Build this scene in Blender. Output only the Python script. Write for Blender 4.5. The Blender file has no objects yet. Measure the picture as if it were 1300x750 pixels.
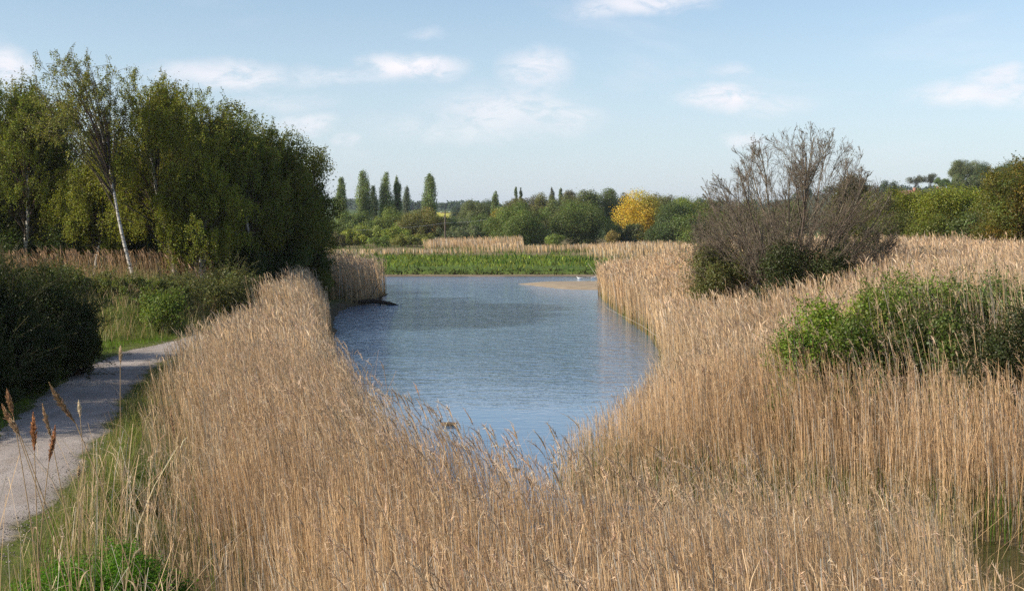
import bpy, math
import numpy as np
from mathutils import Vector

rng = np.random.default_rng(7)
sc = bpy.context.scene
COL = sc.collection

# ------------------------------------------------------------------ camera
F, CX, CY, PITCH = 1569.0, 650.0, 375.0, math.atan(100 / 1569.0)
CAMZ = 6.0
cam_d = bpy.data.cameras.new('camera')
cam = bpy.data.objects.new('camera', cam_d)
COL.objects.link(cam)
cam.location = (0, 0, CAMZ)
cam.rotation_euler = (math.pi / 2 - PITCH, 0, 0)
cam_d.sensor_width = 36
cam_d.lens = 36 * F / 1300
cam_d.clip_start = 0.1
cam_d.clip_end = 9000
sc.camera = cam

# ------------------------------------------------------------------ light
SUN_EL = math.radians(31)
SUN_DIR = Vector((-0.94, -0.34, 0)).normalized()      # horizontal direction towards the sun
az = math.atan2(SUN_DIR.x, SUN_DIR.y)
world = bpy.data.worlds.new('World')
sc.world = world
world.use_nodes = True
sun_d = bpy.data.lights.new('sun', 'SUN')
sun_d.energy = 4.8
sun_d.angle = math.radians(0.5)
sun_d.color = (1.0, 0.90, 0.76)
sun = bpy.data.objects.new('sun', sun_d)
COL.objects.link(sun)
to_sun = Vector((SUN_DIR.x * math.cos(SUN_EL), SUN_DIR.y * math.cos(SUN_EL), math.sin(SUN_EL)))
sun.rotation_euler = to_sun.to_track_quat('Z', 'Y').to_euler()
sc.view_settings.view_transform = 'Standard'
sc.view_settings.look = 'None'
sc.view_settings.gamma = 1
sc.view_settings.use_curve_mapping = False
sc.view_settings.exposure = 0.61
sc.cycles.max_bounces = 7
sc.cycles.diffuse_bounces = 4
sc.cycles.transmission_bounces = 4
sc.cycles.glossy_bounces = 3
sc.cycles.volume_bounces = 0
sc.cycles.sample_clamp_direct = 3.0
sc.cycles.sample_clamp_indirect = 2.0
sc.cycles.use_denoising = False
SKY_STRENGTH = 0.100


def ray(px, py):
    u, v = (px - CX) / F, (CY - py) / F
    c, s = math.cos(PITCH), math.sin(PITCH)
    return np.array([u, c + v * s, -s + v * c])


def at_d(px, py, d):
    """the point at forward distance d seen at that pixel of the photograph"""
    r = ray(px, py)
    return np.array([0, 0, CAMZ]) + r * (d / r[1])


# node helpers -------------------------------------------------------
class NT:
    def __init__(s, tree):
        s.t = tree
        s.n = tree.nodes
        s.l = tree.links

    def node(s, typ, **kw):
        nd = s.n.new(typ)
        for k, v in kw.items():
            setattr(nd, k, v)
        return nd

    def put(s, sock, v):
        if isinstance(v, bpy.types.NodeSocket):
            s.l.new(v, sock)
        elif v is not None:
            sock.default_value = v

    def math(s, op, a, b=None, c=None, clamp=False):
        nd = s.node('ShaderNodeMath', operation=op, use_clamp=clamp)
        s.put(nd.inputs[0], a)
        s.put(nd.inputs[1], b)
        s.put(nd.inputs[2], c)
        return nd.outputs[0]

    def mix(s, f, a, b, mode='MIX'):
        nd = s.node('ShaderNodeMix', data_type='RGBA', blend_type=mode)
        s.put(nd.inputs[0], f)
        s.put(nd.inputs[6], a)
        s.put(nd.inputs[7], b)
        return nd.outputs[2]

    def noise(s, vec, scale, detail=4, rough=0.55, dist=0.0):
        nd = s.node('ShaderNodeTexNoise')
        s.put(nd.inputs['Vector'], vec)
        nd.inputs['Scale'].default_value = scale
        nd.inputs['Detail'].default_value = detail
        nd.inputs['Roughness'].default_value = rough
        nd.inputs['Distortion'].default_value = dist
        return nd.outputs['Fac']

    def ramp(s, v, lo, hi, a=0.0, b=1.0):
        nd = s.node('ShaderNodeMapRange', interpolation_type='SMOOTHSTEP')
        s.put(nd.inputs[0], v)
        for i, q in enumerate((lo, hi, a, b)):
            s.put(nd.inputs[i + 1], q)
        return nd.outputs[0]

    def mapping(s, vec, scale=(1, 1, 1), rot=(0, 0, 0), loc=(0, 0, 0)):
        nd = s.node('ShaderNodeMapping')
        s.put(nd.inputs[0], vec)
        nd.inputs['Location'].default_value = loc
        nd.inputs['Rotation'].default_value = rot
        nd.inputs['Scale'].default_value = scale
        return nd.outputs[0]


# ------------------------------------------------------------------ sky with clouds
w = NT(world.node_tree)
w.n.clear()
sky = w.node('ShaderNodeTexSky', sky_type='NISHITA')
sky.sun_disc = False
sky.sun_elevation = SUN_EL
sky.sun_rotation = az
sky.altitude = 0
sky.air_density = 1.0
sky.dust_density = 0.6
sky.ozone_density = 1.6
dirv = w.node('ShaderNodeTexCoord').outputs['Generated']
# (px, py, half width, half height, strength) of each cloud, turned into a direction of the sky
CLOUDS = [(518, 86, 62, 17, 1.0), (430, 98, 75, 12, .45), (686, 88, 42, 26, .75), (640, 140, 95, 32, .62),
          (600, 165, 120, 20, .35), (705, 150, 55, 22, .5), (912, 124, 52, 17, 1.0), (925, 92, 30, 12, .4),
          (985, 132, 55, 14, .35), (1275, 98, 34, 14, .8), (1245, 120, 70, 15, .75), (1310, 118, 60, 16, .8),
          (820, 5, 85, 16, .8), (770, 12, 60, 12, .5), (280, 98, 85, 17, .75), (388, 160, 34, 14, .6),
          (437, 180, 18, 10, .55), (5, 80, 28, 22, .9), (945, 178, 26, 12, .5), (360, 130, 60, 14, .3),
          (545, 40, 22, 8, .25), (-120, 60, 90, 30, .8), (1480, 60, 120, 30, .8), (1700, 130, 150, 30, .8),
          (-400, 90, 160, 35, .8), (150, -120, 140, 40, .8), (700, -220, 180, 45, .7), (1200, -160, 160, 40, .8)]
warp = w.node('ShaderNodeTexNoise')
w.put(warp.inputs['Vector'], dirv)
warp.inputs['Scale'].default_value = 22
warp.inputs['Detail'].default_value = 5
wv = w.node('ShaderNodeVectorMath', operation='MULTIPLY_ADD')
w.put(wv.inputs[0], warp.outputs['Color'])
wv.inputs[1].default_value = (0.030, 0.030, 0.022)
w.put(wv.inputs[2], dirv)
warped = wv.outputs[0]
total = None
for (px, py, rx, ry, st) in CLOUDS:
    r = ray(px, py)
    r = r / np.linalg.norm(r)
    sub = w.node('ShaderNodeVectorMath', operation='SUBTRACT')
    w.put(sub.inputs[0], warped)
    sub.inputs[1].default_value = (r[0] + .015, r[1] + .015, r[2] + .011)
    mul = w.node('ShaderNodeVectorMath', operation='MULTIPLY')
    w.put(mul.inputs[0], sub.outputs[0])
    mul.inputs[1].default_value = (F / rx / 1.25, 8, F / ry / 1.25)
    ln = w.node('ShaderNodeVectorMath', operation='LENGTH')
    w.put(ln.inputs[0], mul.outputs[0])
    bl = w.ramp(ln.outputs['Value'], 0.15, 1.15, st, 0.0)
    total = bl if total is None else w.math('MAXIMUM', total, bl)
detail = w.noise(w.mapping(dirv, (34, 34, 90)), 1.0, 8, 0.66, 0.5)
cmask = w.math('MULTIPLY', total, w.ramp(detail, 0.30, 0.58, 0.16, 1.0))
wisps = w.ramp(w.noise(w.mapping(dirv, (3.5, 3.5, 14), loc=(3, 1, 0)), 1.0, 6, 0.6, 0.4), 0.50, 0.80, 0.0, 0.30)
cmask = w.math('MAXIMUM', cmask, wisps)
sep = w.node('ShaderNodeSeparateXYZ')
w.put(sep.inputs[0], dirv)
veil = w.ramp(sep.outputs[2], -0.02, 0.22, 0.62, 0.05)      # thin high veil, denser low in the sky
skyc = w.mix(veil, sky.outputs[0], (4.1, 5.0, 6.35, 1))
cloudc = w.mix(w.noise(w.mapping(dirv, (18, 18, 50), loc=(0, 0, .3)), 1.0, 3), (5.4, 5.6, 6.3, 1), (8.0, 7.4, 7.3, 1))
final = w.mix(w.math('MULTIPLY', cmask, 0.96), skyc, cloudc)
bg = w.node('ShaderNodeBackground')
w.put(bg.inputs[0], final)
bg.inputs[1].default_value = SKY_STRENGTH
w.l.new(bg.outputs[0], w.node('ShaderNodeOutputWorld').inputs[0])


# ------------------------------------------------------------------ materials
def new_mat(name):
    m = bpy.data.materials.new(name)
    m.use_nodes = True
    nt = NT(m.node_tree)
    nt.n.clear()
    out = nt.node('ShaderNodeOutputMaterial')
    return m, nt, out


def leafy_mat(name, transl, gloss=0.0, tint=(1, 1, 1, 1)):
    m, n, out = new_mat(name)
    a = n.node('ShaderNodeAttribute', attribute_name='Col').outputs['Color']
    d = n.node('ShaderNodeBsdfDiffuse')
    n.put(d.inputs[0], a)
    t = n.node('ShaderNodeBsdfTranslucent')
    n.put(t.inputs[0], n.mix(1.0, a, tint, 'MULTIPLY'))
    mx = n.node('ShaderNodeMixShader')
    mx.inputs[0].default_value = transl
    n.l.new(d.outputs[0], mx.inputs[1])
    n.l.new(t.outputs[0], mx.inputs[2])
    last = mx.outputs[0]
    if gloss:
        g = n.node('ShaderNodeBsdfGlossy')
        g.inputs['Color'].default_value = (1, 1, 1, 1)
        g.inputs['Roughness'].default_value = 0.45
        m2 = n.node('ShaderNodeMixShader')
        m2.inputs[0].default_value = gloss
        n.l.new(last, m2.inputs[1])
        n.l.new(g.outputs[0], m2.inputs[2])
        last = m2.outputs[0]
    n.l.new(last, out.inputs[0])
    return m


M_LEAF = leafy_mat('leaf', 0.42, 0.012, (1.25, 1.2, .6, 1))
M_REED = leafy_mat('dry_reed', 0.28)
M_GRASS = leafy_mat('grass_blade', 0.35, 0.0, (1.2, 1.15, .7, 1))


def principled(name, base, rough=0.8, spec=0.3, bump=None, bump_strength=0.3, bump_dist=0.01):
    m, n, out = new_mat(name)
    p = n.node('ShaderNodeBsdfPrincipled')
    p.inputs['Roughness'].default_value = rough
    p.inputs['Specular IOR Level'].default_value = spec
    if callable(base):
        n.put(p.inputs['Base Color'], base(n))
    else:
        p.inputs['Base Color'].default_value = (*base, 1)
    if bump:
        b = n.node('ShaderNodeBump')
        b.inputs['Strength'].default_value = bump_strength
        b.inputs['Distance'].default_value = bump_dist
        n.put(b.inputs['Height'], bump(n))
        n.l.new(b.outputs[0], p.inputs['Normal'])
    n.l.new(p.outputs[0], out.inputs[0])
    return m


def obj_co(n):
    return n.node('ShaderNodeTexCoord').outputs['Object']


def bark_base(n):
    a = n.node('ShaderNodeAttribute', attribute_name='Col').outputs['Color']
    f = n.noise(n.mapping(obj_co(n), (6, 6, 1.2)), 3, 4)
    return n.mix(n.ramp(f, .35, .65), n.mix(1, a, (.55, .5, .45, 1), 'MULTIPLY'), a)


M_BARK = principled('bark', bark_base, 0.9, 0.1, lambda n: n.noise(n.mapping(obj_co(n), (8, 8, 2)), 4, 4), 0.5, 0.02)


def birch_base(n):
    co = obj_co(n)
    f = n.noise(n.mapping(co, (2, 2, 9)), 2.2, 4, 0.6)
    return n.mix(n.ramp(f, .50, .60), (.50, .47, .42, 1), (.06, .05, .045, 1))


M_BIRCH = principled('birch_bark', birch_base, 0.8, 0.2)


def ground_base(n):
    a = n.node('ShaderNodeAttribute', attribute_name='Col').outputs['Color']
    co = obj_co(n)
    f1 = n.noise(co, 1.3, 6, .65)
    f2 = n.noise(co, 14, 4, .6)
    c = n.mix(n.ramp(f1, .35, .65), n.mix(1, a, (.62, .66, .6, 1), 'MULTIPLY'), n.mix(1, a, (1.25, 1.18, 1.1, 1), 'MULTIPLY'))
    return n.mix(n.ramp(f2, .4, .62, 0, .45), c, (.11, .085, .05, 1))


M_GROUND = principled('soil_and_turf', ground_base, 0.95, 0.1, lambda n: n.noise(obj_co(n), 9, 6, .7), 0.7, 0.06)


def path_base(n):
    co = obj_co(n)
    big = n.noise(co, .55, 4, .6)
    fine = n.noise(co, 38, 3, .7)
    c = n.mix(n.ramp(big, .35, .68), (.31, .27, .24, 1), (.44, .39, .355, 1))
    c = n.mix(n.ramp(fine, .35, .7, 0, .75), c, (.22, .19, .165, 1))
    dirt = n.noise(n.mapping(co, (1, .45, 1)), 1.6, 5, .65)
    c = n.mix(n.ramp(dirt, .5, .72, 0, .6), c, (.23, .18, .135, 1))
    vo = n.node('ShaderNodeTexVoronoi')
    n.put(vo.inputs['Vector'], co)
    vo.inputs['Scale'].default_value = 22
    stain = n.ramp(n.noise(n.mapping(co, (.8, .25, 1), loc=(4, 0, 0)), 1.0, 5, .6), .52, .66, 0, .5)
    c = n.mix(stain, c, (.17, .145, .125, 1))
    return n.mix(n.ramp(vo.outputs['Distance'], .0, .28, .45, 0), c, (.62, .58, .54, 1))


def path_bump(n):
    co = obj_co(n)
    return n.math('ADD', n.noise(co, 30, 4, .7), n.math('MULTIPLY', n.noise(co, 1.1, 3), 1.4))


def path_col(n):
    e = n.node('ShaderNodeAttribute', attribute_name='Col').outputs['Fac']
    f = n.math('ADD', e, n.math('MULTIPLY', n.math('SUBTRACT', n.noise(obj_co(n), 2.2, 5, .7), .5), .9))
    return n.mix(n.ramp(f, .45, 1.0), path_base(n), n.mix(n.noise(obj_co(n), 7, 3), (.16, .125, .07, 1), (.12, .13, .04, 1)))


M_PATH = principled('gravel', path_col, 0.95, 0.15, path_bump, 0.8, 0.03)
M_SAND = principled('wet_sand', lambda n: n.mix(n.ramp(n.noise(n.mapping(obj_co(n), (1, 3, 1)), 1.1, 5, .6), .3, .7),
                    (.23, .175, .11, 1), (.36, .285, .19, 1)), 0.75, 0.3, lambda n: n.noise(obj_co(n), 5, 4), .5, .03)
M_MUD = principled('mud', lambda n: n.mix(n.noise(obj_co(n), 1.7, 5, .6), (.10, .075, .05, 1), (.26, .20, .14, 1)), 0.8, .3)
M_RAPE = principled('rapeseed_bloom', lambda n: n.mix(n.noise(obj_co(n), .15, 4), (.50, .44, .05, 1), (.36, .36, .06, 1)), .9, .1)

# water
m, n, out = new_mat('pond_water')
co = obj_co(n)
sepw = n.node('ShaderNodeSeparateXYZ')
n.put(sepw.inputs[0], co)
rip1 = n.noise(n.mapping(co, (1.0, 1.7, 1), (0, 0, .15)), .95, 3, .6, .5)
rip2 = n.noise(n.mapping(co, (1.0, 1.5, 1), (0, 0, -.35)), 2.8, 3, .55, .3)
calm = n.noise(n.mapping(co, (.5, .5, 1)), .12, 3, .5)
yy = n.math('ADD', sepw.outputs[1], n.math('MULTIPLY', n.math('SUBTRACT', calm, .5), 16.0))
amp = n.ramp(yy, 34.0, 56.0, .05, 1.0)
edge = n.ramp(n.math('ADD', sepw.outputs[0], n.math('MULTIPLY', calm, 4)), 3.5, 9.0, 1.0, .25)
amp = n.math('MULTIPLY', amp, edge)
gust = n.ramp(n.noise(n.mapping(co, (.35, 1.1, 1)), .35, 4, .6), .3, .7, .75, 1.15)
hgt = n.math('ADD', n.math('MULTIPLY', rip1, 1.0), n.math('MULTIPLY', rip2, .38))
bmp = n.node('ShaderNodeBump')
bmp.inputs['Strength'].default_value = 1.0
n.put(bmp.inputs['Distance'], n.math('MULTIPLY', n.math('MULTIPLY', amp, gust), .24))
n.put(bmp.inputs['Height'], hgt)
p = n.node('ShaderNodeBsdfPrincipled')
murk = n.math('MULTIPLY', n.ramp(sepw.outputs[0], 3.0, 6.0), n.ramp(sepw.outputs[1], 23.5, 26.0, 1.0, 0.0))
n.put(p.inputs['Base Color'], n.mix(murk, (.085, .15, .235, 1), (.06, .055, .022, 1)))
n.put(p.inputs['IOR'], n.math('SUBTRACT', 2.2, n.math('MULTIPLY', murk, .5)))
p.inputs['Roughness'].default_value = .06
p.inputs['IOR'].default_value = 1.85
n.l.new(bmp.outputs[0], p.inputs['Normal'])
n.l.new(p.outputs[0], out.inputs[0])
M_WATER = m


# ------------------------------------------------------------------ mesh helpers
def build(name, v, q, mat, col=None, parent=None, smooth=False):
    v = np.ascontiguousarray(v, dtype=np.float32)
    q = np.ascontiguousarray(q, dtype=np.int32)
    me = bpy.data.meshes.new(name)
    k = q.shape[1]
    me.vertices.add(len(v))
    me.vertices.foreach_set('co', v.ravel())
    me.loops.add(q.size)
    me.loops.foreach_set('vertex_index', q.ravel())
    me.polygons.add(len(q))
    me.polygons.foreach_set('loop_start', np.arange(0, q.size, k, dtype=np.int32))
    me.polygons.foreach_set('loop_total', np.full(len(q), k, dtype=np.int32))
    if smooth:
        me.polygons.foreach_set('use_smooth', np.ones(len(q), dtype=bool))
    if col is not None:
        at = me.color_attributes.new('Col', 'FLOAT_COLOR', 'POINT')
        c4 = np.ones((len(v), 4), dtype=np.float32)
        c4[:, :3] = np.clip(col, 0, 1)
        at.data.foreach_set('color', c4.ravel())
    me.materials.append(mat)
    me.update(calc_edges=True)
    o = bpy.data.objects.new(name, me)
    COL.objects.link(o)
    if parent is not None:
        o.parent = parent
    return o


class Geo:
    """collects quads with a colour per vertex"""
    def __init__(s):
        s.v, s.q, s.c, s.n = [], [], [], 0

    def add(s, v, q, c):
        v = np.asarray(v, float).reshape(-1, 3)
        c = np.broadcast_to(c, v.shape)
        s.v.append(v)
        s.q.append(np.asarray(q) + s.n)
        s.c.append(c)
        s.n += len(v)

    def build(s, name, mat, parent=None, smooth=False, origin=None):
        v = np.concatenate(s.v)
        if origin is not None:
            v = v - np.asarray(origin)
        o = build(name, v, np.concatenate(s.q), mat, np.concatenate(s.c), parent, smooth)
        if origin is not None and parent is None:
            o.location = origin
        return o


def unit(a):
    return a / np.maximum(np.linalg.norm(a, axis=-1, keepdims=True), 1e-9)


def ribbons(g, P, side, W, C):
    """P (N,K,3) paths, side (N,3) or (N,K,3), W (N,K) widths, C (N,K,3) colours"""
    N, K, _ = P.shape
    if side.ndim == 2:
        side = side[:, None, :]
    off = side * W[..., None] * .5
    v = np.stack([P - off, P + off], 2).reshape(-1, 3)
    c = np.repeat(C[:, :, None, :], 2, 2).reshape(-1, 3)
    base = (np.arange(N)[:, None] * K + np.arange(K - 1)[None]) * 2
    b = base.reshape(-1)
    q = np.stack([b, b + 1, b + 3, b + 2], 1)
    g.add(v, q, c)


def tubes(g, P, R, sides, C):
    """P (N,K,3), R (N,K), C (N,3)"""
    N, K, _ = P.shape
    T = unit(np.gradient(P, axis=1))
    ref = np.where(np.abs(T[..., 2:3]) > .9, np.array([1., 0, 0]), np.array([0, 0, 1.]))
    A = unit(np.cross(T, ref))
    B = np.cross(T, A)
    th = np.arange(sides) * 2 * math.pi / sides
    ring = A[:, :, None] * np.cos(th)[:, None] + B[:, :, None] * np.sin(th)[:, None]
    v = P[:, :, None] + ring * R[:, :, None, None]
    c = np.broadcast_to(C[:, None, None, :], v.shape).reshape(-1, 3)
    i = np.arange(N)[:, None, None] * K * sides + np.arange(K - 1)[None, :, None] * sides
    j = np.arange(sides)[None, None]
    j2 = (j + 1) % sides
    q = np.stack([i + j, i + j2, i + sides + j2, i + sides + j], -1).reshape(-1, 4)
    g.add(v.reshape(-1, 3), q, c)


def leaves(g, P, N_, A_, L, W, C):
    """lens shaped leaves: P (N,3) base, N_ normals, A_ long axes, L, W sizes, C (N,3)"""
    A_ = unit(A_ - N_ * (A_ * N_).sum(-1, keepdims=True))
    S = np.cross(N_, A_)
    L = L[:, None]
    W = W[:, None]
    v = np.stack([P, P + A_ * L * .5 + S * W * .5, P + A_ * L, P + A_ * L * .5 - S * W * .5], 1).reshape(-1, 3)
    b = np.arange(len(P)) * 4
    g.add(v, np.stack([b, b + 1, b + 2, b + 3], 1), np.repeat(C, 4, 0))


def rdir(n, r=None):
    return unit((r or rng).normal(size=(n, 3)))


def jitter(col, n, val=.18, hue=.10):
    c = np.asarray(col)[None] * np.exp(rng.normal(0, val, (n, 1)))
    return np.clip(c * (1 + rng.normal(0, hue, (n, 3))), 0.004, 1)


def tag(o, label=None, cat=None, group=None, kind=None):
    if label:
        o['label'] = label
    if cat:
        o['category'] = cat
    if group:
        o['group'] = group
    if kind:
        o['kind'] = kind
    return o


def empty(name, loc, label, cat, group=None):
    o = bpy.data.objects.new(name, None)
    COL.objects.link(o)
    o.location = tuple(float(q) for q in loc)
    o.empty_display_size = .2
    return tag(o, label, cat, group)


# ------------------------------------------------------------------ terrain
POND = np.array([(-16.5, 124), (-13, 108), (-9.9, 96), (-9.6, 86), (-11.5, 82), (-11.6, 78), (-10.6, 70), (-9.5, 63),
                 (-8.9, 57), (-6.5, 44), (-4.8, 34), (-3.0, 27), (-1.3, 22), (0.0, 18.5), (2, 17.5), (4, 16.5),
                 (5.2, 14.5), (5.1, 11), (5.5, 6), (9, 0), (40, 0), (40, 19), (14, 20.6), (9.2, 22.2), (7, 24.3), (4, 25.2),
                 (1.7, 26.5), (1.7, 28.5), (2.7, 31), (4.2, 36), (5.7, 43), (6.9, 55), (7.2, 61), (6.9, 72),
                 (6.9, 94), (9, 104), (14, 112), (18, 124)], float)
PATHC = np.array([(-5.5, -20), (-7.4, 4), (-8.3, 14), (-9.2, 20), (-10.2, 26), (-11.6, 32), (-12.8, 38), (-13.6, 43), (-13.6, 47),
                  (-12.8, 51), (-12.2, 56), (-12.8, 62), (-14.5, 72)], float)


def sd_poly(x, y, poly):
    best = np.full(x.shape, 1e18)
    inside = np.zeros(x.shape, bool)
    for i in range(len(poly)):
        ax, ay = poly[i]
        bx, by = poly[(i + 1) % len(poly)]
        ex, ey = bx - ax, by - ay
        t = np.clip(((x - ax) * ex + (y - ay) * ey) / (ex * ex + ey * ey), 0, 1)
        best = np.minimum(best, (x - ax - ex * t) ** 2 + (y - ay - ey * t) ** 2)
        cr = ((ay > y) != (by > y))
        with np.errstate(divide='ignore', invalid='ignore'):
            xi = (bx - ax) * (y - ay) / (by - ay if by != ay else 1e-9) + ax
        inside ^= cr & (x < xi)
    d = np.sqrt(best)
    return np.where(inside, -d, d)


def sm(t):
    t = np.clip(t, 0, 1)
    return t * t * (3 - 2 * t)


def wob(x, y, s=1.0, ph=0.0):
    return (np.sin(x * s + ph) * np.cos(y * s * 1.13 - ph) + .5 * np.sin(x * s * 2.3 - y * s * 1.7 + 1.3 + ph)
            + .3 * np.sin(x * s * 4.1 + y * s * 3.7 + ph * 2)) / 1.8


def pathx(y):
    return np.interp(y, PATHC[:, 1], PATHC[:, 0])


def H(x, y):
    x = np.asarray(x, float)
    y = np.asarray(y, float)
    sd = sd_poly(x, y, POND) + .25 * wob(x, y, .9)
    h = np.where(sd > 0, .03 + .33 * sm(sd / 5), .03 - .9 * sm(-sd / 2.2))
    emb = .5 * sm((pathx(y) + 4.6 - x) / 2.4) * sm((100 - y) / 20)
    far_l = .5 * sm((-12 - x) / 4) * sm((y - 52) / 7) * sm((90 - y) / 15)
    rb = (x > 0) * sm((y - 18) / 5) * sm((130 - y) / 40) * 1.55 * sm((sd - 2.5) / 8)
    far_l = far_l + 1.35 * sm((-14.3 - x) / 3.2) * sm((y - 50.5) / 6.5) * sm((78 - y) / 9)
    near = .9 * sm((13 - y) / 7) * sm((6 - x) / 1.5) + 2.0 * sm((8.5 - y) / 6) * sm((3 - x) / 2)
    bank = .45 * sm((y - 125.2) / 1.2) * (sd > 0)
    fields = 15 * sm((y - 600) / 900) + 16 * sm((y - 1600) / 1500)
    ridge = 15.5 * sm((x - 100 - (y - 450) * .2) / 55) * sm((y - 200) / 230)
    left_hill = 16 * sm((-x - 120) / 220) * sm((y - 500) / 600)
    bump = .06 * wob(x, y, .8, 1.0) * (sd > 1) + 1.2 * wob(x, y, .004, 2) * sm((y - 400) / 400)
    pd = np.abs(x - pathx(y))
    bump = bump * np.where(y < 75, sm((pd - 1.2) / 1.5), 1)
    return h + emb + far_l + rb + near + bank + fields + ridge + left_hill + bump


def Hp(x, y):
    return float(H(np.array([x]), np.array([y]))[0])


def axis(lo, hi, fine, far_lo, far_hi, grow=1.16):
    a = list(np.arange(lo, hi + 1e-6, fine))
    s = fine
    while a[-1] < far_hi:
        s = min(s * grow, 60)
        a.append(a[-1] + s)
    s = fine
    while a[0] > far_lo:
        s = min(s * grow, 60)
        a.insert(0, a[0] - s)
    return np.array(a)


gx = axis(-34, 50, .4, -2500, 2500)
gy = axis(-6, 135, .45, -400, 4200)
X, Y = np.meshgrid(gx, gy)
Z = H(X, Y)
nv = np.stack([X, Y, Z], -1).reshape(-1, 3)
ny, nx = X.shape
ii = (np.arange(ny - 1)[:, None] * nx + np.arange(nx - 1)[None]).ravel()
quads = np.stack([ii, ii + 1, ii + nx + 1, ii + nx], 1)
sdg = sd_poly(X, Y, POND)
c = np.empty(X.shape + (3,))
c[:] = (.15, .115, .065)                                    # litter under the reeds


def paint(mask, colr):
    global c
    mk = np.clip(mask, 0, 1)[..., None]
    c = c * (1 - mk) + np.array(colr) * mk


paint(sm((pathx(Y) + 4.2 - X) / 1.2) * (Y < 100), (.085, .115, .022))
paint(sm((Y - 124.5) / 1.5), (.075, .135, .022))
paint(sm((Y - 160) / 10) * sm((330 - Y) / 60), (.20, .165, .09))
paint(sm((Y - 300) / 100), (.07, .12, .03))
paint(sm((Y - 1180) / 60), (.04, .07, .03))
paint(sm((X - 70) / 40) * sm((Y - 200) / 60), (.04, .055, .02))
paint(sm((.5 - sdg) / .9), (.09, .07, .045))
ground = build('ground', nv, quads, M_GROUND, c.reshape(-1, 3), smooth=True)
tag(ground, kind='structure')

wx, wy = np.meshgrid(np.linspace(-40, 60, 41), np.linspace(-2, 128, 53))
wi = (np.arange(52)[:, None] * 41 + np.arange(40)[None]).ravel()
water = build('water', np.stack([wx, wy, np.zeros_like(wx)], -1).reshape(-1, 3), np.stack([wi, wi + 1, wi + 42, wi + 41], 1), M_WATER)
tag(water, kind='structure')


def sheet_strip(name, rows, mat, kind='structure', col=None):
    """rows (R,K,3)"""
    R_, K, _ = rows.shape
    i_ = (np.arange(R_ - 1)[:, None] * K + np.arange(K - 1)[None]).ravel()
    o = build(name, rows.reshape(-1, 3), np.stack([i_, i_ + 1, i_ + K + 1, i_ + K], 1), mat, col, smooth=True)
    return tag(o, kind=kind)


# path
ts = np.arange(-15, 72, .35)
cxp = pathx(ts)
cxp = np.convolve(np.pad(cxp, 6, 'edge'), np.ones(13) / 13, 'valid')
tang = unit(np.stack([np.gradient(cxp, ts), np.ones_like(ts)], 1))
nor = np.stack([tang[:, 1], -tang[:, 0]], 1)
lw = 1.27 + .16 * wob(ts, ts * 0, 1.1) + .06 * rng.normal(size=len(ts))
rw = 1.27 + .20 * wob(ts, ts * 0 + 3, .8, 2) + .07 * rng.normal(size=len(ts))
us = np.linspace(-1, 1, 21)
rows = []
for k in range(len(ts)):
    o_ = np.where(us < 0, us * lw[k], us * rw[k])
    px_ = cxp[k] + nor[k, 0] * o_
    py_ = ts[k] + nor[k, 1] * o_
    rows.append(np.stack([px_, py_, H(px_, py_) + .035 * (1 - us ** 6) - .01], 1))
ecol = np.repeat(np.clip((np.abs(us) - .55) / .45 * np.where(us > 0, 1, .7), 0, 1)[None], len(ts), 0)
sheet_strip('path', np.array(rows), M_PATH, col=np.repeat(ecol.reshape(-1, 1), 3, 1))

# loose stones, grit and dead reed litter on the path
n_ = 9000
py_ = 12 + 40 * rng.random(n_) ** 1.3
off = rng.normal(0, 1, n_)
off = np.where(rng.random(n_) < .55, np.sign(off) * rng.uniform(.75, 1.45, n_), rng.uniform(-1.2, 1.2, n_))
px_ = np.interp(py_, ts, cxp) + off
sz = rng.uniform(.006, .020, n_)
cen = np.stack([px_, py_, H(px_, py_) + .022 + sz * .15], 1)
oc = np.array([(1, 0, 0), (0, 1, 0), (-1, 0, 0), (0, -1, 0), (.1, .1, .7), (0, 0, -.7)], float)
an = rng.uniform(0, 6.28, n_)
rot = np.stack([np.stack([np.cos(an), -np.sin(an)], 1), np.stack([np.sin(an), np.cos(an)], 1)], 1)
ov = np.repeat(oc[None], n_, 0) * rng.uniform(.6, 1.3, (n_, 6, 1)) * sz[:, None, None]
ov[..., :2] = np.einsum('nij,nkj->nki', rot, ov[..., :2])
tri = np.array([(0, 1, 4), (1, 2, 4), (2, 3, 4), (3, 0, 4), (1, 0, 5), (2, 1, 5), (3, 2, 5), (0, 3, 5)])
gc = np.repeat((np.array([.34, .305, .27]) * np.exp(rng.normal(-.15, .3, (n_, 1)))), 6, 0)
o = build('gravel', (cen[:, None] + ov).reshape(-1, 3), (tri[None] + np.arange(n_)[:, None, None] * 6).reshape(-1, 3), M_BARK, gc)
tag(o, 'loose pale stones and grit scattered over the path', 'gravel', kind='stuff')

# sandbank in the far corner of the pond
sb = np.array([(0.3, 110.5), (2, 112.8), (5, 113.8), (9, 114.2), (14, 116), (17, 113), (12, 104), (8, 101), (5, 101.3), (3.4, 103.5), (1.6, 107.5)])
ax_, ay_ = np.meshgrid(np.arange(-2, 19, .3), np.arange(99, 118, .3))
ss = sd_poly(ax_, ay_, sb) + .2 * wob(ax_, ay_, 1.3)
zz = .16 * sm((-ss) / 2.0) - .12 * sm(ss / 1) + .03 * sm(-ss / .3) - .02
sheet_strip('sandbank', np.stack([ax_, ay_, zz], -1), M_SAND)
# pale mud line below the far bank
xs_ = np.linspace(-22, 26, 120)
rows = np.stack([np.stack([xs_, 123.9 + .45 * wob(xs_, xs_ * 0, .5) + k * .3, np.full_like(xs_, -.03 + .06 * k)], 1) for k in range(4)], 0)
sheet_strip('shore', rows, M_MUD)
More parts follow.
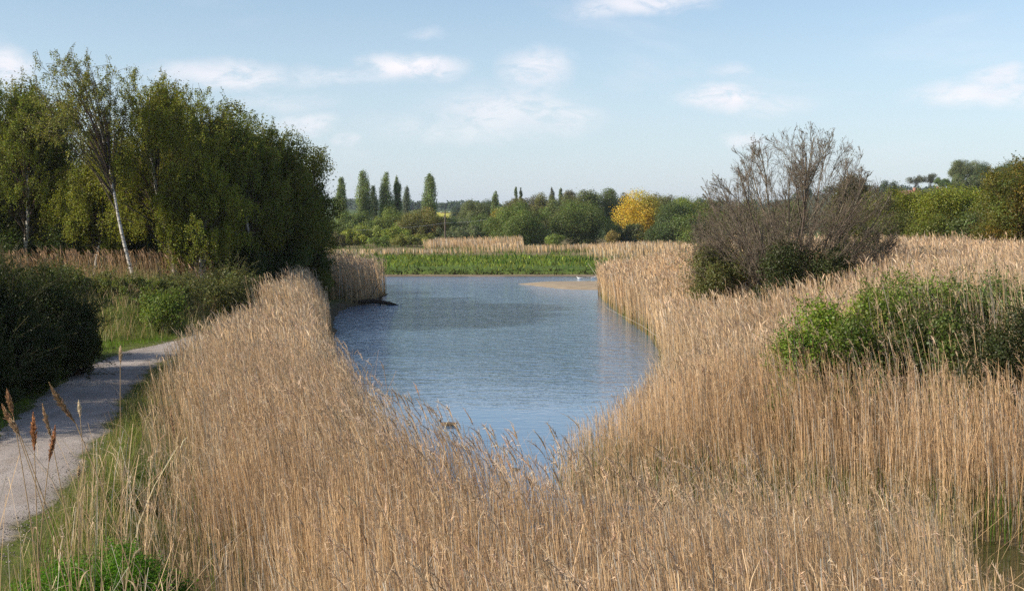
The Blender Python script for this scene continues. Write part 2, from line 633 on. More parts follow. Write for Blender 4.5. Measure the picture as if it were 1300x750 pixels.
# rapeseed on the far slope
fx, fy = np.meshgrid(np.linspace(-80, -25, 12), np.linspace(900, 1100, 12))
sheet_strip('rapeseed_field', np.stack([fx, fy, H(fx, fy) + .5], -1), M_RAPE)


# ------------------------------------------------------------------ reeds
STRAW = np.array([.61, .45, .275])
STRAW2 = np.array([.47, .315, .175])
LEAFC = np.array([.60, .465, .30])
PLUME = np.array([.60, .46, .32])


def in_poly(poly, n_per_m2, pred=None):
    poly = np.asarray(poly, float)
    lo, hi = poly.min(0), poly.max(0)
    n_ = int((hi[0] - lo[0]) * (hi[1] - lo[1]) * n_per_m2)
    x = rng.uniform(lo[0], hi[0], n_)
    y = rng.uniform(lo[1], hi[1], n_)
    k = sd_poly(x, y, poly) < 0
    # only what the picture could see, with a margin on both sides
    k &= np.abs(x) < .46 * y + 3.5
    if pred is not None:
        x, y = x[k], y[k]
        k = rng.random(len(x)) < pred(x, y)
    return x[k], y[k]


def reed_geo(g, x, y, hmean, width, nleaf, plume, lean=(-.09, -.02), leaf_w=1.0, hscale=None, tint=(1, 1, 1),
             fine=False, stray=0.0, pl_scale=1.0, K=4):
    n_ = len(x)
    if n_ == 0:
        return
    zb = np.maximum(H(x, y), -.25) - .03
    h = hmean * (1 + .09 * rng.normal(size=n_)) * (1 + .06 * wob(x, y, .9, .4) + .05 * wob(x, y, .25, 3))
    h *= np.where(rng.random(n_) < .22, rng.uniform(.45, .9, n_), 1)
    if hscale is not None:
        h *= hscale
    lx = lean[0] + .07 * wob(x, y, .45, 5) + .055 * rng.normal(size=n_)
    ly = lean[1] + .07 * wob(x, y, .5, 9) + .055 * rng.normal(size=n_)
    if stray:
        s_ = rng.random(n_) < stray
        lx = np.where(s_, lx + rng.normal(0, .33, n_), lx)
        ly = np.where(s_, ly + rng.normal(0, .33, n_), ly)
    base = np.stack([x, y, zb], 1)
    dv = np.stack([lx, ly, np.zeros(n_)], 1)
    t = np.linspace(0, 1, K)
    P = base[:, None] + h[:, None, None] * (t[None, :, None] * np.array([0, 0, 1.]) + (t ** 1.7)[None, :, None] * dv[:, None])
    th = rng.uniform(0, math.pi, n_)
    side = np.stack([np.cos(th), np.sin(th), 0 * th], 1)
    patch = (.5 + .5 * wob(x, y, .6, 7))[:, None]
    cc = (STRAW * patch + STRAW2 * (1 - patch)) * np.exp(rng.normal(0, .22, (n_, 1))) * np.asarray(tint)
    cc = cc * (1 + .16 * wob(x, y, .19, 2.5) + .10 * wob(x, y, .55, 6))[:, None]
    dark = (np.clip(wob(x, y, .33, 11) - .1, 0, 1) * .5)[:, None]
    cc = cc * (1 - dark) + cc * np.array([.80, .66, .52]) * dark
    grey = rng.random((n_, 1)) < .2
    cc = np.where(grey, cc.mean(1, keepdims=True) * np.array([1.12, 1.02, .85]), cc)
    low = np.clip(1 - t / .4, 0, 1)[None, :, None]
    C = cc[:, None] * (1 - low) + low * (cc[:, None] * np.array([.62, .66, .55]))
    W = width * np.linspace(1.1, .7, K)[None] * rng.uniform(.7, 1.3, (n_, 1))
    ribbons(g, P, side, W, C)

    def on_stem(idx, tt):
        return base[idx] + h[idx, None] * (tt[:, None] * np.array([0, 0, 1.]) + (tt ** 1.7)[:, None] * dv[idx])
    if nleaf > 0:
        m_ = int(n_ * nleaf)
        idx = rng.integers(0, n_, m_)
        tt = rng.uniform(.25, .97, m_)
        p0 = on_stem(idx, tt)
        a = rng.normal(math.pi, 1.1, m_)
        out_ = np.stack([np.cos(a), np.sin(a), 0 * a], 1)
        L = rng.uniform(.16, .48, m_) * (width / .008) ** .25
        rise = rng.uniform(.5, 1.8, m_)[:, None]
        d1 = unit(out_ * .55 + np.array([0, 0, 1.]) * rise)
        p1 = p0 + d1 * L[:, None] * .55
        p2 = p1 + unit(out_ + np.array([0, 0, 1.]) * rng.uniform(-.5, 1.2, m_)[:, None]) * L[:, None] * .5
        PP = np.stack([p0, p1, p2], 1)
        sd_ = unit(np.cross(d1, unit(out_ + rng.normal(0, .5, (m_, 3)))))
        WW = np.stack([np.full(m_, .7), np.ones(m_), np.full(m_, .12)], 1) * (width * .85 * leaf_w) * rng.uniform(.6, 1.3, (m_, 1))
        cl = LEAFC * np.exp(rng.normal(0, .20, (m_, 1))) * (1 + rng.normal(0, .018, (m_, 3))) * np.asarray(tint)
        ribbons(g, PP, sd_, WW, np.repeat(cl[:, None], 3, 1))
    if plume > 0:
        idx = np.nonzero((rng.random(n_) < plume) & (h > hmean * .8) & (np.hypot(lx - lean[0], ly - lean[1]) < .22))[0]
        m_ = len(idx)
        p0 = on_stem(idx, np.full(m_, .97))
        a = np.arctan2(ly[idx], lx[idx]) + rng.normal(0, .5, m_)
        out_ = np.stack([np.cos(a), np.sin(a), 0 * a], 1)
        L = rng.uniform(.16, .30, m_) * pl_scale
        nod = rng.uniform(.15, .8, m_)[:, None]
        K2 = 4
        t2 = np.linspace(0, 1, K2)[None, :, None]
        PP = p0[:, None] + L[:, None, None] * (t2 * np.array([0, 0, 1.]) * (1 - .35 * nod[:, None] * t2) + out_[:, None] * nod[:, None] * t2 ** 1.5 + dv[idx][:, None] * t2)
        cp = PLUME * np.asarray(tint) * np.exp(np.clip(rng.normal(-.06, .22, (m_, 1)), -.5, .25)) * (1 + rng.normal(0, .02, (m_, 3)))
        cp = np.where(rng.random((m_, 1)) < .3, cp * np.array([1.05, 1.1, 1.15]), cp)
        prof = np.array([.35, 1.0, .75, .1])[None]
        for k in range(3 if fine else 2):
            th2 = rng.uniform(0, math.pi, m_)
            s2 = np.stack([np.cos(th2), np.sin(th2), 0 * th2], 1)
            ribbons(g, PP, s2, prof * rng.uniform(.010, .020, (m_, 1)) * (1 if fine else 1.7) * max(1, (width / .008) ** .4) * pl_scale,
                    np.repeat(cp[:, None], K2, 1) * np.array([.85, 1, 1.05, 1.15])[None, :, None])
        if fine:                                            # loose spikelets that break the outline
            for k in range(16):
                u = rng.uniform(.05, .85, m_)[:, None]
                q0 = p0 + L[:, None] * (u * np.array([0, 0, 1.]) * (1 - .35 * nod * u) + out_ * nod * u ** 1.5 + dv[idx] * u)
                dd = unit(rng.normal(0, .8, (m_, 3)) + np.array([0, 0, .8]) + out_ * .6)
                q1 = q0 + dd * (L * rng.uniform(.15, .32, m_))[:, None]
                s2 = unit(np.cross(dd, rdir(m_)))
                ribbons(g, np.stack([q0, q1], 1), s2, np.array([[1., .15]]) * rng.uniform(.005, .011, (m_, 1)), np.repeat(cp[:, None], 2, 1) * 1.05)


def bed(name, label):
    def fin(g, mat=M_REED):
        o = g.build(name, mat)
        tag(o, label, 'reeds', kind='stuff')
        return o
    return fin


# left limit of the reeds beside the path
LEDGE = [(-2.4, 7.5), (-3.3, 12), (-4.9, 18), (-6.5, 22), (-7.4, 26), (-8.8, 32), (-10.1, 38), (-10.8, 44), (-10.6, 52)]
def taper(x, y, wl=3.0, wp=1.6, lo=.5):
    lx_ = np.interp(y, [p_[1] for p_ in LEDGE], [p_[0] for p_ in LEDGE]) - .8 * sm((y - 20) / 10) + .45 * wob(x * 0, y, .9, 3) + .3 * wob(x * 0, y, 2.3, 1)
    a_ = sm((x - lx_ + .2) / wl)
    b_ = sm((sd_poly(x, y, POND) + .8) / wp)
    return a_, b_, lo + (1 - lo) * np.minimum(a_ if y is not None else a_, b_)


FRONT = LEDGE[:4] + [(-5.3, 30), (-4.4, 33.5), (-2.7, 25.6), (-1.2, 21.8), (0.3, 19.6), (2.2, 18.6), (4.5, 18.6), (6.3, 17.8), (5.6, 14), (5.1, 7.5)]
g = Geo()
x, y = in_poly(FRONT, 190, lambda x, y: (.62 + .38 * np.clip(.5 + wob(x, y, .8, 2), 0, 1)) * (.12 + .88 * taper(x, y)[0]))
tp0 = .45 + .55 * taper(x, y)[0]
reed_geo(g, x, y, 2.15, .0070, 1.25, .10, stray=.07, fine=True, hscale=tp0 * (1 + .10 * wob(x, y, .7, 12)), tint=(.95, .92, .885), lean=(-.08, -.02))
# shorter reeds filling the channel between the two beds
x, y = in_poly([(0.2, 18.4), (4.3, 18), (6.5, 17.4), (7.7, 20.2), (8.5, 22.2), (6.6, 23.6), (3.6, 24.4), (1.2, 25.4), (0.4, 22)], 34)
reed_geo(g, x, y, 1.35, .0085, 2.4, .1, fine=True, tint=(.92, .92, .86))
# thin fringe standing in the water at the back of the front bed
FR = [(-4.3, 35), (-2.5, 27.5), (-.9, 22.8), (.6, 19.8), (2.4, 18.0), (4.4, 16.4), (3.5, 15), (-1, 16.5), (-4, 25)]
x, y = in_poly(FR, 17)
reed_geo(g, x, y, 2.5, .009, 1.6, .6, lean=(-.24, -.03), fine=True, pl_scale=1.25)
bed('reed_bed', 'tall dry straw coloured reeds filling the foreground below the pond')(g)

LEFT = [(-4.9, 18)] + [(-6.5, 22), (-7.8, 26), (-9.4, 32), (-10.7, 38), (-11.5, 44), (-11.3, 52)] + [(-12.2, 55), (-13, 58.5), (-14, 62), (-14, 67), (-13.5, 70), (-11.6, 74), (-10.4, 70), (-9.2, 63), (-8.6, 57), (-6.2, 44), (-4.5, 34), (-3, 27), (-4, 22)]
g = Geo()
x, y = in_poly(LEFT, 135, lambda x, y: np.clip(26 / y, .30, 1) * (np.abs(x - pathx(y)) > 1.6) * (.12 + .88 * np.where(y < 52, taper(x, y)[0], 1)))
_a, _b, _c = taper(x, y)
hs = .5 + .5 * np.minimum(np.where(y < 52, _a, 1), _b)
near_ = y < 36
reed_geo(g, x[near_], y[near_], 2.2, .0085, 1.5, .20, stray=.06, fine=True, hscale=hs[near_], tint=(.97, .95, .93))
reed_geo(g, x[~near_], y[~near_], 2.3, .014, 2.0, .3, pl_scale=1.1, hscale=hs[~near_])
bed('reed_bed', 'dry reeds between the gravel path and the left edge of the pond')(g)

FARL = [(-9.5, 85.5), (-9.7, 96), (-13, 106), (-21, 104), (-26, 92), (-17, 81), (-11.4, 81.5)]
g = Geo()
x, y = in_poly(FARL, 26)
reed_geo(g, x, y, 2.5, .03, 1.2, .4, pl_scale=1.4)
bed('reed_bed', 'shaded clump of dry reeds jutting into the pond at its far left bank')(g)

SHRUBS = np.array([(6.6, 30.5), (8, 28.2), (11, 26.3), (19, 25.2), (20, 39), (13, 41), (8.2, 38)])
RIGHT = [(0.9, 27.5), (1.4, 26), (4, 24.7), (7, 23.9), (9.2, 21.8), (14, 20.3), (22, 20), (27, 34), (36, 60), (50, 100), (50, 122), (22, 122),
         (13.5, 112), (8.5, 104), (6.5, 94), (6.5, 72), (6.8, 61), (6.5, 55), (5.3, 43), (3.8, 36), (2.3, 31)]
g = Geo()


def rdens(x, y):
    s = sd_poly(x, y, SHRUBS)
    d = np.clip((25 / y) ** 1.05, .13, 1) * (.7 + .3 * np.clip(.5 + wob(x, y, .7, 4), 0, 1))
    return d * np.where(s < 0, .06, 1) * np.where((np.hypot(x - 12.3, y - 55) < 2.5), .1, 1)


x, y = in_poly(RIGHT, 135, rdens)
for lo_, hi_, wd, nl, pl, fn in ((0, 33, .0080, 1.5, .16, True), (33, 50, .012, 1.6, .24, False), (50, 75, .020, 1.6, .25, False), (75, 200, .034, 1.0, .25, False)):
    k = (y >= lo_) & (y < hi_)
    hs = .52 + .48 * sm((sd_poly(x[k], y[k], POND) + .3) / 3.0 + (y[k] > 45) * .5 + (x[k] > 6) * .5)
    reed_geo(g, x[k], y[k], 2.35, wd, nl, pl, stray=.07 if fn else .03, fine=fn, pl_scale=1.0 if fn else 1.2, lean=(-.06, -.02), hscale=hs,
             tint=(.92, .87, .82) if hi_ < 40 else (1, 1, 1) if hi_ < 60 else (1.05, 1.03, 1.0))
bed('reed_bed', 'broad bed of dry reeds along the right bank of the pond')(g)

# young green shoots at the foot of the reeds by the channel
g = Geo()
for poly, dens in ((LEFT[:9] + [(-5, 30)], 5), ([(0.9, 27.5), (1.4, 26), (4, 24.7), (7, 23.9), (9.2, 21.8), (14, 20.3), (16, 22.6), (9, 25.5), (4, 28), (2.5, 31)], 42),
                   ([(6.5, 94), (6.5, 72), (6.8, 61), (6.5, 55), (5.3, 43), (7, 43), (8, 55), (8.2, 94)], 14), (FRONT, 4), (SHRUBS + 0, 8)):
    x, y = in_poly(poly, dens)
    zb = np.maximum(H(x, y), -.1)
    n_ = len(x)
    h = rng.uniform(.35, 1.15, n_)
    a = rng.uniform(0, 6.28, n_)
    ln = rng.uniform(.05, .3, n_)
    t = np.linspace(0, 1, 4)[None, :, None]
    P = np.stack([x, y, zb], 1)[:, None] + h[:, None, None] * (t * np.array([0, 0, 1.]) + (t ** 2) * (np.stack([np.cos(a), np.sin(a), 0 * a], 1) * ln[:, None])[:, None])
    C = jitter((.085, .125, .028), n_)
    ribbons(g, P, np.stack([np.cos(a + 1), np.sin(a + 1), 0 * a], 1), np.array([[1, 1, .7, .1]]) * rng.uniform(.012, .022, (n_, 1)) * np.where(y > 40, 2, 1)[:, None], np.repeat(C[:, None], 4, 1))
o = g.build('reed_shoots', M_GRASS)
tag(o, 'fresh green shoots at the foot of the dry reeds by the channel', 'reeds', kind='stuff')

# distant reed strips beyond the green meadow
g = Geo()
for poly, dens, hh in (([(-64, 167), (-30, 168), (-6, 167), (-6, 178), (-30, 180), (-66, 178)], 5, .95),
                       ([(-14, 196), (2, 194), (2, 236), (-14, 234)], 6.5, 2.1),
                       ([(-8, 178), (4, 176), (16, 178), (40, 184), (60, 196), (50, 212), (20, 206), (4, 190)], 6.0, 1.5),
                       ([(7, 150), (14, 147), (24, 150), (40, 165), (46, 185), (20, 176), (9, 160)], 8.0, 1.9),
                       ([(20, 122), (55, 122), (70, 150), (40, 160), (24, 148)], 5, 2.1)):
    x, y = in_poly(poly, dens, lambda x, y: np.clip(.6 + 1.1 * wob(x, y, .2, 3), .03, 1))
    reed_geo(g, x, y, hh, .065, 0, .0, K=3, tint=(1.08, 1.06, 1.02), hscale=.52 + .34 * np.clip(wob(x, y, .16, 8) + .4, -.6, 1))
bed('reed_bed', 'distant pale strips of dry reeds between the green meadow and the woods')(g)

# reed strip at the foot of the birches
g = Geo()
x, y = in_poly([(-34, 57), (-20, 59), (-13, 63), (-12.5, 68), (-22, 66), (-38, 63)], 12)
reed_geo(g, x, y, 1.35, .015, 2.0, .6, pl_scale=1.4, tint=(.72, .62, .54))
bed('reed_bed', 'brownish reeds with feathery heads in a strip below the birch trees')(g)


# ------------------------------------------------------------------ grass
def grass(g, x, y, h0, h1, wd, colr, spread=.45, K=3, val=.22):
    n_ = len(x)
    zb = H(x, y) - .02
    h = rng.uniform(h0, h1, n_)
    a = rng.uniform(0, 6.28, n_)
    o_ = np.stack([np.cos(a), np.sin(a), 0 * a], 1) * rng.uniform(.05, spread, n_)[:, None] * 1.6
    t = np.linspace(0, 1, K)[None, :, None]
    P = np.stack([x, y, zb], 1)[:, None] + h[:, None, None] * (t * np.array([0, 0, 1.]) + t ** 2 * o_[:, None])
    C = jitter(colr, n_, val, .10)
    th = rng.uniform(0, 6.28, n_)
    W = np.linspace(1, .15, K)[None] * rng.uniform(.6, 1.3, (n_, 1)) * wd
    ribbons(g, P, np.stack([np.cos(th), np.sin(th), 0 * th], 1), W, np.repeat(C[:, None], K, 1))


g = Geo()
VERGE = [(-2.0, 8), (-3.6, 12), (-5.4, 18), (-7.0, 22), (-8.0, 26), (-9.4, 32), (-10.6, 38), (-11.0, 44), (-12.0, 44), (-11.6, 38), (-10.1, 31.5), (-8.9, 26), (-7.7, 20.5), (-6.4, 14), (-5.2, 6)]
x, y = in_poly(VERGE, 620, lambda x, y: np.clip(.35 + .9 * wob(x, y, 1.7, 1), .12, 1) * np.clip((x - pathx(y) - .75) / .7, 0, 1))
grass(g, x, y, .04, .20, .010, (.13, .165, .03))
x, y = in_poly(VERGE, 70, lambda x, y: (x - pathx(y) > 1.7))
grass(g, x, y, .25, .65, .011, (.12, .17, .035))
x, y = in_poly(VERGE, 45, lambda x, y: (x - pathx(y) > 1.5))
grass(g, x, y, .2, .75, .009, (.40, .32, .17))
LV = [(-8.7, 20), (-9.8, 24), (-11.3, 28), (-12.6, 33), (-14, 38), (-15, 43), (-15.2, 48), (-13.9, 52), (-14, 56), (-24, 56), (-24, 46), (-19, 36), (-14, 24), (-11, 18)]
x, y = in_poly(LV, 170, lambda x, y: (np.abs(x - pathx(y)) > 1.3) * np.clip(.5 + .7 * wob(x, y, 1.2, 6), .2, 1))
grass(g, x, y, .08, .30, .02, (.12, .185, .025))
SL = [(-30, 50), (-15.6, 50.5), (-14.2, 53), (-13.9, 60), (-24, 61), (-36, 59)]
for dn, h0_, h1_, cl_ in ((60, .2, .7, (.13, .16, .045)), (45, .4, 1.2, (.40, .32, .18)), (30, .3, 1.0, (.17, .18, .06))):
    x, y = in_poly(SL, dn, lambda x, y: np.clip(.5 + .9 * wob(x, y, .8, dn), .1, 1))
    grass(g, x, y, h0_, h1_, .022, cl_)
n_ = 9000                                                   # weeds and litter creeping over both edges of the path
y = 10 + 44 * rng.random(n_)
x = pathx(y) + np.where(rng.random(n_) < .5, -1, 1) * (1.45 - np.abs(rng.normal(0, .28, n_)))
k = wob(x, y, 1.9, 4) > -.15
grass(g, x[k], y[k], .02, .11, .012, (.14, .16, .04))
n_ = 2600
y = 10 + 42 * rng.random(n_)
x = pathx(y) + rng.uniform(.2, 1.6, n_)
grass(g, x, y, .02, .05, .008, (.42, .34, .2), 3.5)
o = g.build('verge_grass', M_GRASS)
tag(o, 'short green grass with dry blades on the verges of the gravel path', 'grass', kind='stuff')

g = Geo()
MEAD = [(-60, 125.6), (26, 125.6), (30, 140), (12, 148), (5, 163), (-30, 165), (-70, 165)]
x, y = in_poly(MEAD, 7, lambda x, y: np.clip(.55 + .8 * wob(x, y, .45, 2), .12, 1))
grass(g, x, y, .1, .5, .11, (.165, .205, .036), .9, val=.42)
x, y = in_poly(MEAD, 1.6, lambda x, y: np.clip(wob(x, y, .3, 5) * 1.5, 0, 1))
grass(g, x, y, .4, 1.0, .14, (.035, .08, .018), .6)
x, y = in_poly([(-66, 128), (28, 128), (20, 150), (6, 185), (-66, 192)], 5, lambda x, y: np.clip(wob(x, y, .42, 8) * 1.4 - .3, 0, 1))
grass(g, x, y, .3, .85, .13, (.12, .17, .035), .5)
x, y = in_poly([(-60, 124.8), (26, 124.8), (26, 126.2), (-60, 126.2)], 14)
grass(g, x, y, .15, .5, .12, (.04, .04, .02), .9)  # near-black blades paint in the shade under the edge of the far bank
x, y = in_poly([(-64, 176), (60, 178), (60, 205), (-10, 215), (-64, 192)], 2.2, lambda x, y: np.clip(-wob(x, y, .2, 3) * 1.6, 0, 1))
grass(g, x, y, .2, .9, .14, (.085, .12, .03), .7)
o = g.build('meadow_grass', M_GRASS)
tag(o, 'lush green tussocky meadow grass along the far shore of the pond', 'grass', kind='stuff')


# ------------------------------------------------------------------ trees
def lobes_in(rx, ry, rz, cz, n_, rad, bias=.5, bottom=None):
    d_ = rdir(n_)
    r_ = rng.random(n_) ** bias
    c_ = d_ * r_[:, None] * (1 - rad * .8)
    c_ = c_ * np.array([rx, ry, rz]) + np.array([0, 0, cz])
    R_ = rng.uniform(.6, 1.4, n_) * rad * min(rx, rz)
    if bottom is not None:
        c_[:, 2] = np.maximum(c_[:, 2], bottom + R_ * .4)
    return c_, R_


def crown_geo(lobec, lober, nleaf, L, Wd, colr, flat=1.0, sprig=.12, up=.3, lobe_val=.16, zfloor=.05, squash=1.0, cols=None):
    g_ = Geo()
    wgt = lober ** 2
    idx = rng.choice(len(lobec), nleaf, p=wgt / wgt.sum())
    d_ = rdir(nleaf)
    d_[:, 2] = d_[:, 2] + .15
    d_ = unit(d_)
    rr = lober[idx] * (rng.random(nleaf) ** .30) * (1 + .10 * rng.normal(size=nleaf))
    sp = rng.random(nleaf) < sprig
    rr = np.where(sp, rr * rng.uniform(1.0, 1.38, nleaf), rr)
    P = lobec[idx] + d_ * rr[:, None] * np.array([1, 1, squash])
    keep = P[:, 2] > zfloor
    P, d_, idx = P[keep], d_[keep], idx[keep]
    m_ = len(P)
    N_ = unit(d_ * .9 * flat + rng.normal(0, .55, (m_, 3)) + np.array([0, 0, .25]))
    A_ = unit(d_ * .5 + rng.normal(0, .7, (m_, 3)) + np.array([0, 0, up]))
    base = np.asarray(colr)[None] if cols is None else np.asarray(cols)[rng.integers(0, len(cols), len(lobec))][idx]
    gain_ = 1.65 if L > .18 else 1.0
    base = base * gain_
    lobev = np.exp(rng.normal(0, lobe_val, (len(lobec), 1)))
    C = base * lobev[idx] * np.exp(rng.normal(0, .22, (m_, 1))) * (1 + rng.normal(0, .09, (m_, 3)))
    leaves(g_, P, N_, A_, L * rng.uniform(.6, 1.35, m_), Wd * rng.uniform(.6, 1.35, m_), C)
    return g_


def add_shoots(g_, lobec, lober, n_, ln, L, Wd, colr, per=22, up=.8):
    """long leafy shoots that break the outline of a bush"""
    i_ = rng.integers(0, len(lobec), n_)
    cen = np.array([0, 0, lobec[:, 2].mean() * .6])
    d_ = unit(unit(lobec[i_] - cen) * .8 + rdir(n_) * .6 + np.array([0, 0, up * .5]))
    s_ = lobec[i_] + d_ * lober[i_, None] * .8
    l_ = ln * rng.uniform(.4, 1.2, n_)
    li = np.repeat(np.arange(n_), per)
    u = rng.random(len(li))
    droop_ = np.array([0, 0, -.25]) * (u ** 2 * l_[li])[:, None]
    P = s_[li] + d_[li] * (u * l_[li])[:, None] + droop_ + rng.normal(0, .03, (len(li), 3))
    P[:, 2] = np.maximum(P[:, 2], .05)
    A_ = unit(d_[li] * .7 + rdir(len(li)) * .8)
    N_ = unit(rdir(len(li)) + np.array([0, 0, .6]))
    leaves(g_, P, N_, A_, L * rng.uniform(.6, 1.2, len(li)) * (1.1 - .5 * u), Wd * rng.uniform(.6, 1.2, len(li)) * (1.1 - .5 * u), jitter(colr, len(li), .2))
    t3 = np.linspace(0, 1, 3)[None, :, None]
    tubes(g_, s_[:, None] + d_[:, None] * t3 * l_[:, None, None] + np.array([0, 0, -.25]) * t3 ** 2 * l_[:, None, None], np.full((n_, 3), .006), 3, jitter((.13, .11, .07), n_, .1))


def limb_geo(base_r, h_trunk, lobec, colr, bend=.3, from_ground=False, sides=6, twigs=0, lober=None):
    g_ = Geo()
    top = lobec[np.argmax(lobec[:, 2])]
    K = 8
    t = np.linspace(0, 1, K)
    if not from_ground:
        wobx = rng.normal(0, bend * .3, 2)
        P = np.stack([top[0] * t ** 1.5 + wobx[0] * np.sin(t * 3.1), top[1] * t ** 1.5 + wobx[1] * np.sin(t * 3.1), top[2] * t - .3 * (t == 0)], 1)
        tubes(g_, P[None], (base_r * (1 - .88 * t ** .8))[None], sides + 2, np.asarray([colr]))
        start_t = rng.uniform(.18, .75, len(lobec))
        start_t = np.minimum(start_t, np.clip(lobec[:, 2] / max(top[2], .1) * .8, .12, .9))
        S = np.stack([np.interp(start_t, t, P[:, k]) for k in range(3)], 1)
        r0 = base_r * .38 * (1 - start_t * .7)
    else:
        a = rng.uniform(0, 6.28, len(lobec))
        S = np.stack([np.cos(a) * base_r * 2, np.sin(a) * base_r * 2, 0 * a - .1], 1)
        r0 = np.full(len(lobec), base_r * .5)
    E = lobec
    tt = np.linspace(0, 1, 6)[None, :, None]
    mid = (S + E) / 2 + np.array([0, 0, -.10]) * np.linalg.norm(E - S, axis=1, keepdims=True) + rng.normal(0, .06, S.shape) * np.linalg.norm(E - S, axis=1, keepdims=True)
    PP = (1 - tt) ** 2 * S[:, None] + 2 * tt * (1 - tt) * mid[:, None] + tt ** 2 * E[:, None]
    tubes(g_, PP, r0[:, None] * np.linspace(1, .22, 6)[None], 5, np.repeat([colr], len(E), 0))
    if twigs and lober is not None:
        idx = rng.integers(0, len(E), twigs)
        d_ = rdir(twigs)
        d_[:, 2] += .3
        S2 = E[idx] - d_ * .1
        E2 = E[idx] + unit(d_) * (lober[idx] * rng.uniform(.7, 1.25, twigs))[:, None]
        t3 = np.linspace(0, 1, 3)[None, :, None]
        tubes(g_, S2[:, None] * (1 - t3) + E2[:, None] * t3, (r0[idx] * .25)[:, None] * np.linspace(1, .3, 3)[None], 3, np.repeat([colr], twigs, 0))
    return g_


BARKC = (.16, .13, .10)


def put_tree(name, pos, label, cat, crown, trunk, group=None, rot=None, bark=None):
    root = empty(name, pos, label, cat, group)
    trunk.build('trunk', bark or M_BARK, root, smooth=True)
    if crown is not None:
        crown.build('crown', M_LEAF, root)
    return root


def dome(name, label, px, top, wpx, d, colr, cat='tree', leaf=.24, lai=2.4, low=0.0, nl=34, group=None, depth=1.0, rad=.34, cols=None,
         up=.3, aspect=.75, sprig=.12, squash=1.0, lobe_val=.16, shoots=None, ground_branch=False, flat=1.0, gz=None):
    """a rounded tree or bush whose crown reaches from low (share of its height) to the top seen at that pixel"""
    tp = at_d(px, top, d)
    gz = Hp(tp[0], d) if gz is None else gz
    h = tp[2] - gz
    rx = wpx / F * d / 2
    rz = h * (1 - low) / 2
    cz = h * (1 + low) / 2
    if low < .1:
        rz, cz = h * .56, h * .44
    lc, lr = lobes_in(rx, rx * depth, rz, cz, nl, rad, .42, bottom=0 if low < .1 else None)
    zs = h * .98 / (lc[:, 2] + lr * squash * .95).max()
    xs = rx / np.percentile(np.abs(lc[:, 0]) + lr * .9, 93)
    lc = lc * np.array([xs, xs, zs])
    lr = lr * math.sqrt(xs * zs)
    area = 4 * math.pi * ((rx * rx * rz) ** (2 / 3)) * .8
    n_leaf = int(area * lai / (leaf * leaf * aspect * .5))
    n_leaf = min(n_leaf, 60000)
    cg = crown_geo(lc, lr, n_leaf, leaf, leaf * aspect, colr, cols=cols, up=up, sprig=sprig, squash=squash, lobe_val=lobe_val, flat=flat)
    if shoots is None:
        shoots = (70, .9) if (d < 60 and cat == 'bush') else ((120, 1.3) if d < 100 else None)
    if shoots:
        add_shoots(cg, lc, lr, shoots[0], shoots[1], leaf, leaf * aspect, colr)
    tg = limb_geo(max(.05, h * .022), h, lc, BARKC, from_ground=ground_branch)
    return put_tree(name, (tp[0], d, gz), label, cat, cg, tg, group)


def poplar(label, px, top, wpx, d, colr, sparse=1.0, group='poplars standing in a row above the far trees'):
    tp = at_d(px, top, d)
    gz = Hp(tp[0], d)
    h = tp[2] - gz
    r = wpx / F * d / 2 * 1.12
    n_ = 54
    t = np.sort(rng.random(n_) ** .85)
    prof = np.minimum(t / .12 + .45, 1.0) * (1 - t ** 5 * .70)
    a = rng.uniform(0, 6.28, n_)
    rr = r * prof * .58 * rng.uniform(.4, 1, n_)
    lc = np.stack([np.cos(a) * rr, np.sin(a) * rr, h * (.08 + .84 * t)], 1)
    lr = r * prof * rng.uniform(.34, .58, n_)
    colr = np.asarray(colr) * np.array([1.25, 1.25, 1.4])
    cg = crown_geo(lc, lr, int(15000 * sparse * (h / 17)), .26, .17, colr, up=1.4, sprig=.10, squash=2.4, lobe_val=.15)
    tg = limb_geo(.26, h, lc, (.15, .13, .11))
    return put_tree('poplar', (tp[0], d, gz), label, 'tree', cg, tg, group)


G_MID = (.075, .10, .026)
G_YEL = (.135, .150, .024)
G_DRK = (.042, .062, .020)
G_GREY = (.078, .095, .045)
G_BRN = (.105, .088, .032)

# poplars, left to right
poplar('lone slim poplar beside the edge of the dark birch wood', 433, 221, 17, 292, (.085, .11, .035))
poplar('broad tall poplar, second from the dark birch wood', 461, 213, 23, 296, (.085, .11, .034))
poplar('thin darker poplar tucked against the second poplar', 474, 232, 13, 305, (.05, .068, .03), .6)
poplar('tall twin poplar, left and wider of the touching pair', 490, 214, 22, 298, (.085, .112, .033))
poplar('narrow poplar touching the right side of a wider twin', 504, 219, 14, 300, (.075, .10, .033), .8)
poplar('small sparse greyish poplar after the touching pair', 516, 232, 13, 330, (.06, .075, .045), .45)
poplar('isolated poplar standing alone just left of the yellow field', 545, 216, 21, 285, (.08, .105, .036))
poplar('pointed poplar rising over the grey green wood', 629, 239, 12, 340, (.08, .105, .035), .8, None)
poplar('slender dark poplar, left one of a small distant pair', 655, 233, 7, 400, (.06, .08, .03), .6, None)
poplar('slender dark poplar, right one of a small distant pair', 661, 234, 6, 402, (.045, .062, .03), .6, None)
poplar('stubby grey poplar above the round willows', 701, 234, 10, 380, (.06, .066, .045), .6, None)
poplar('stubby green poplar beside a grey one above the willows', 712, 235, 9, 372, (.07, .09, .035), .6, None)

FT = 'bushes and trees beyond the meadow'
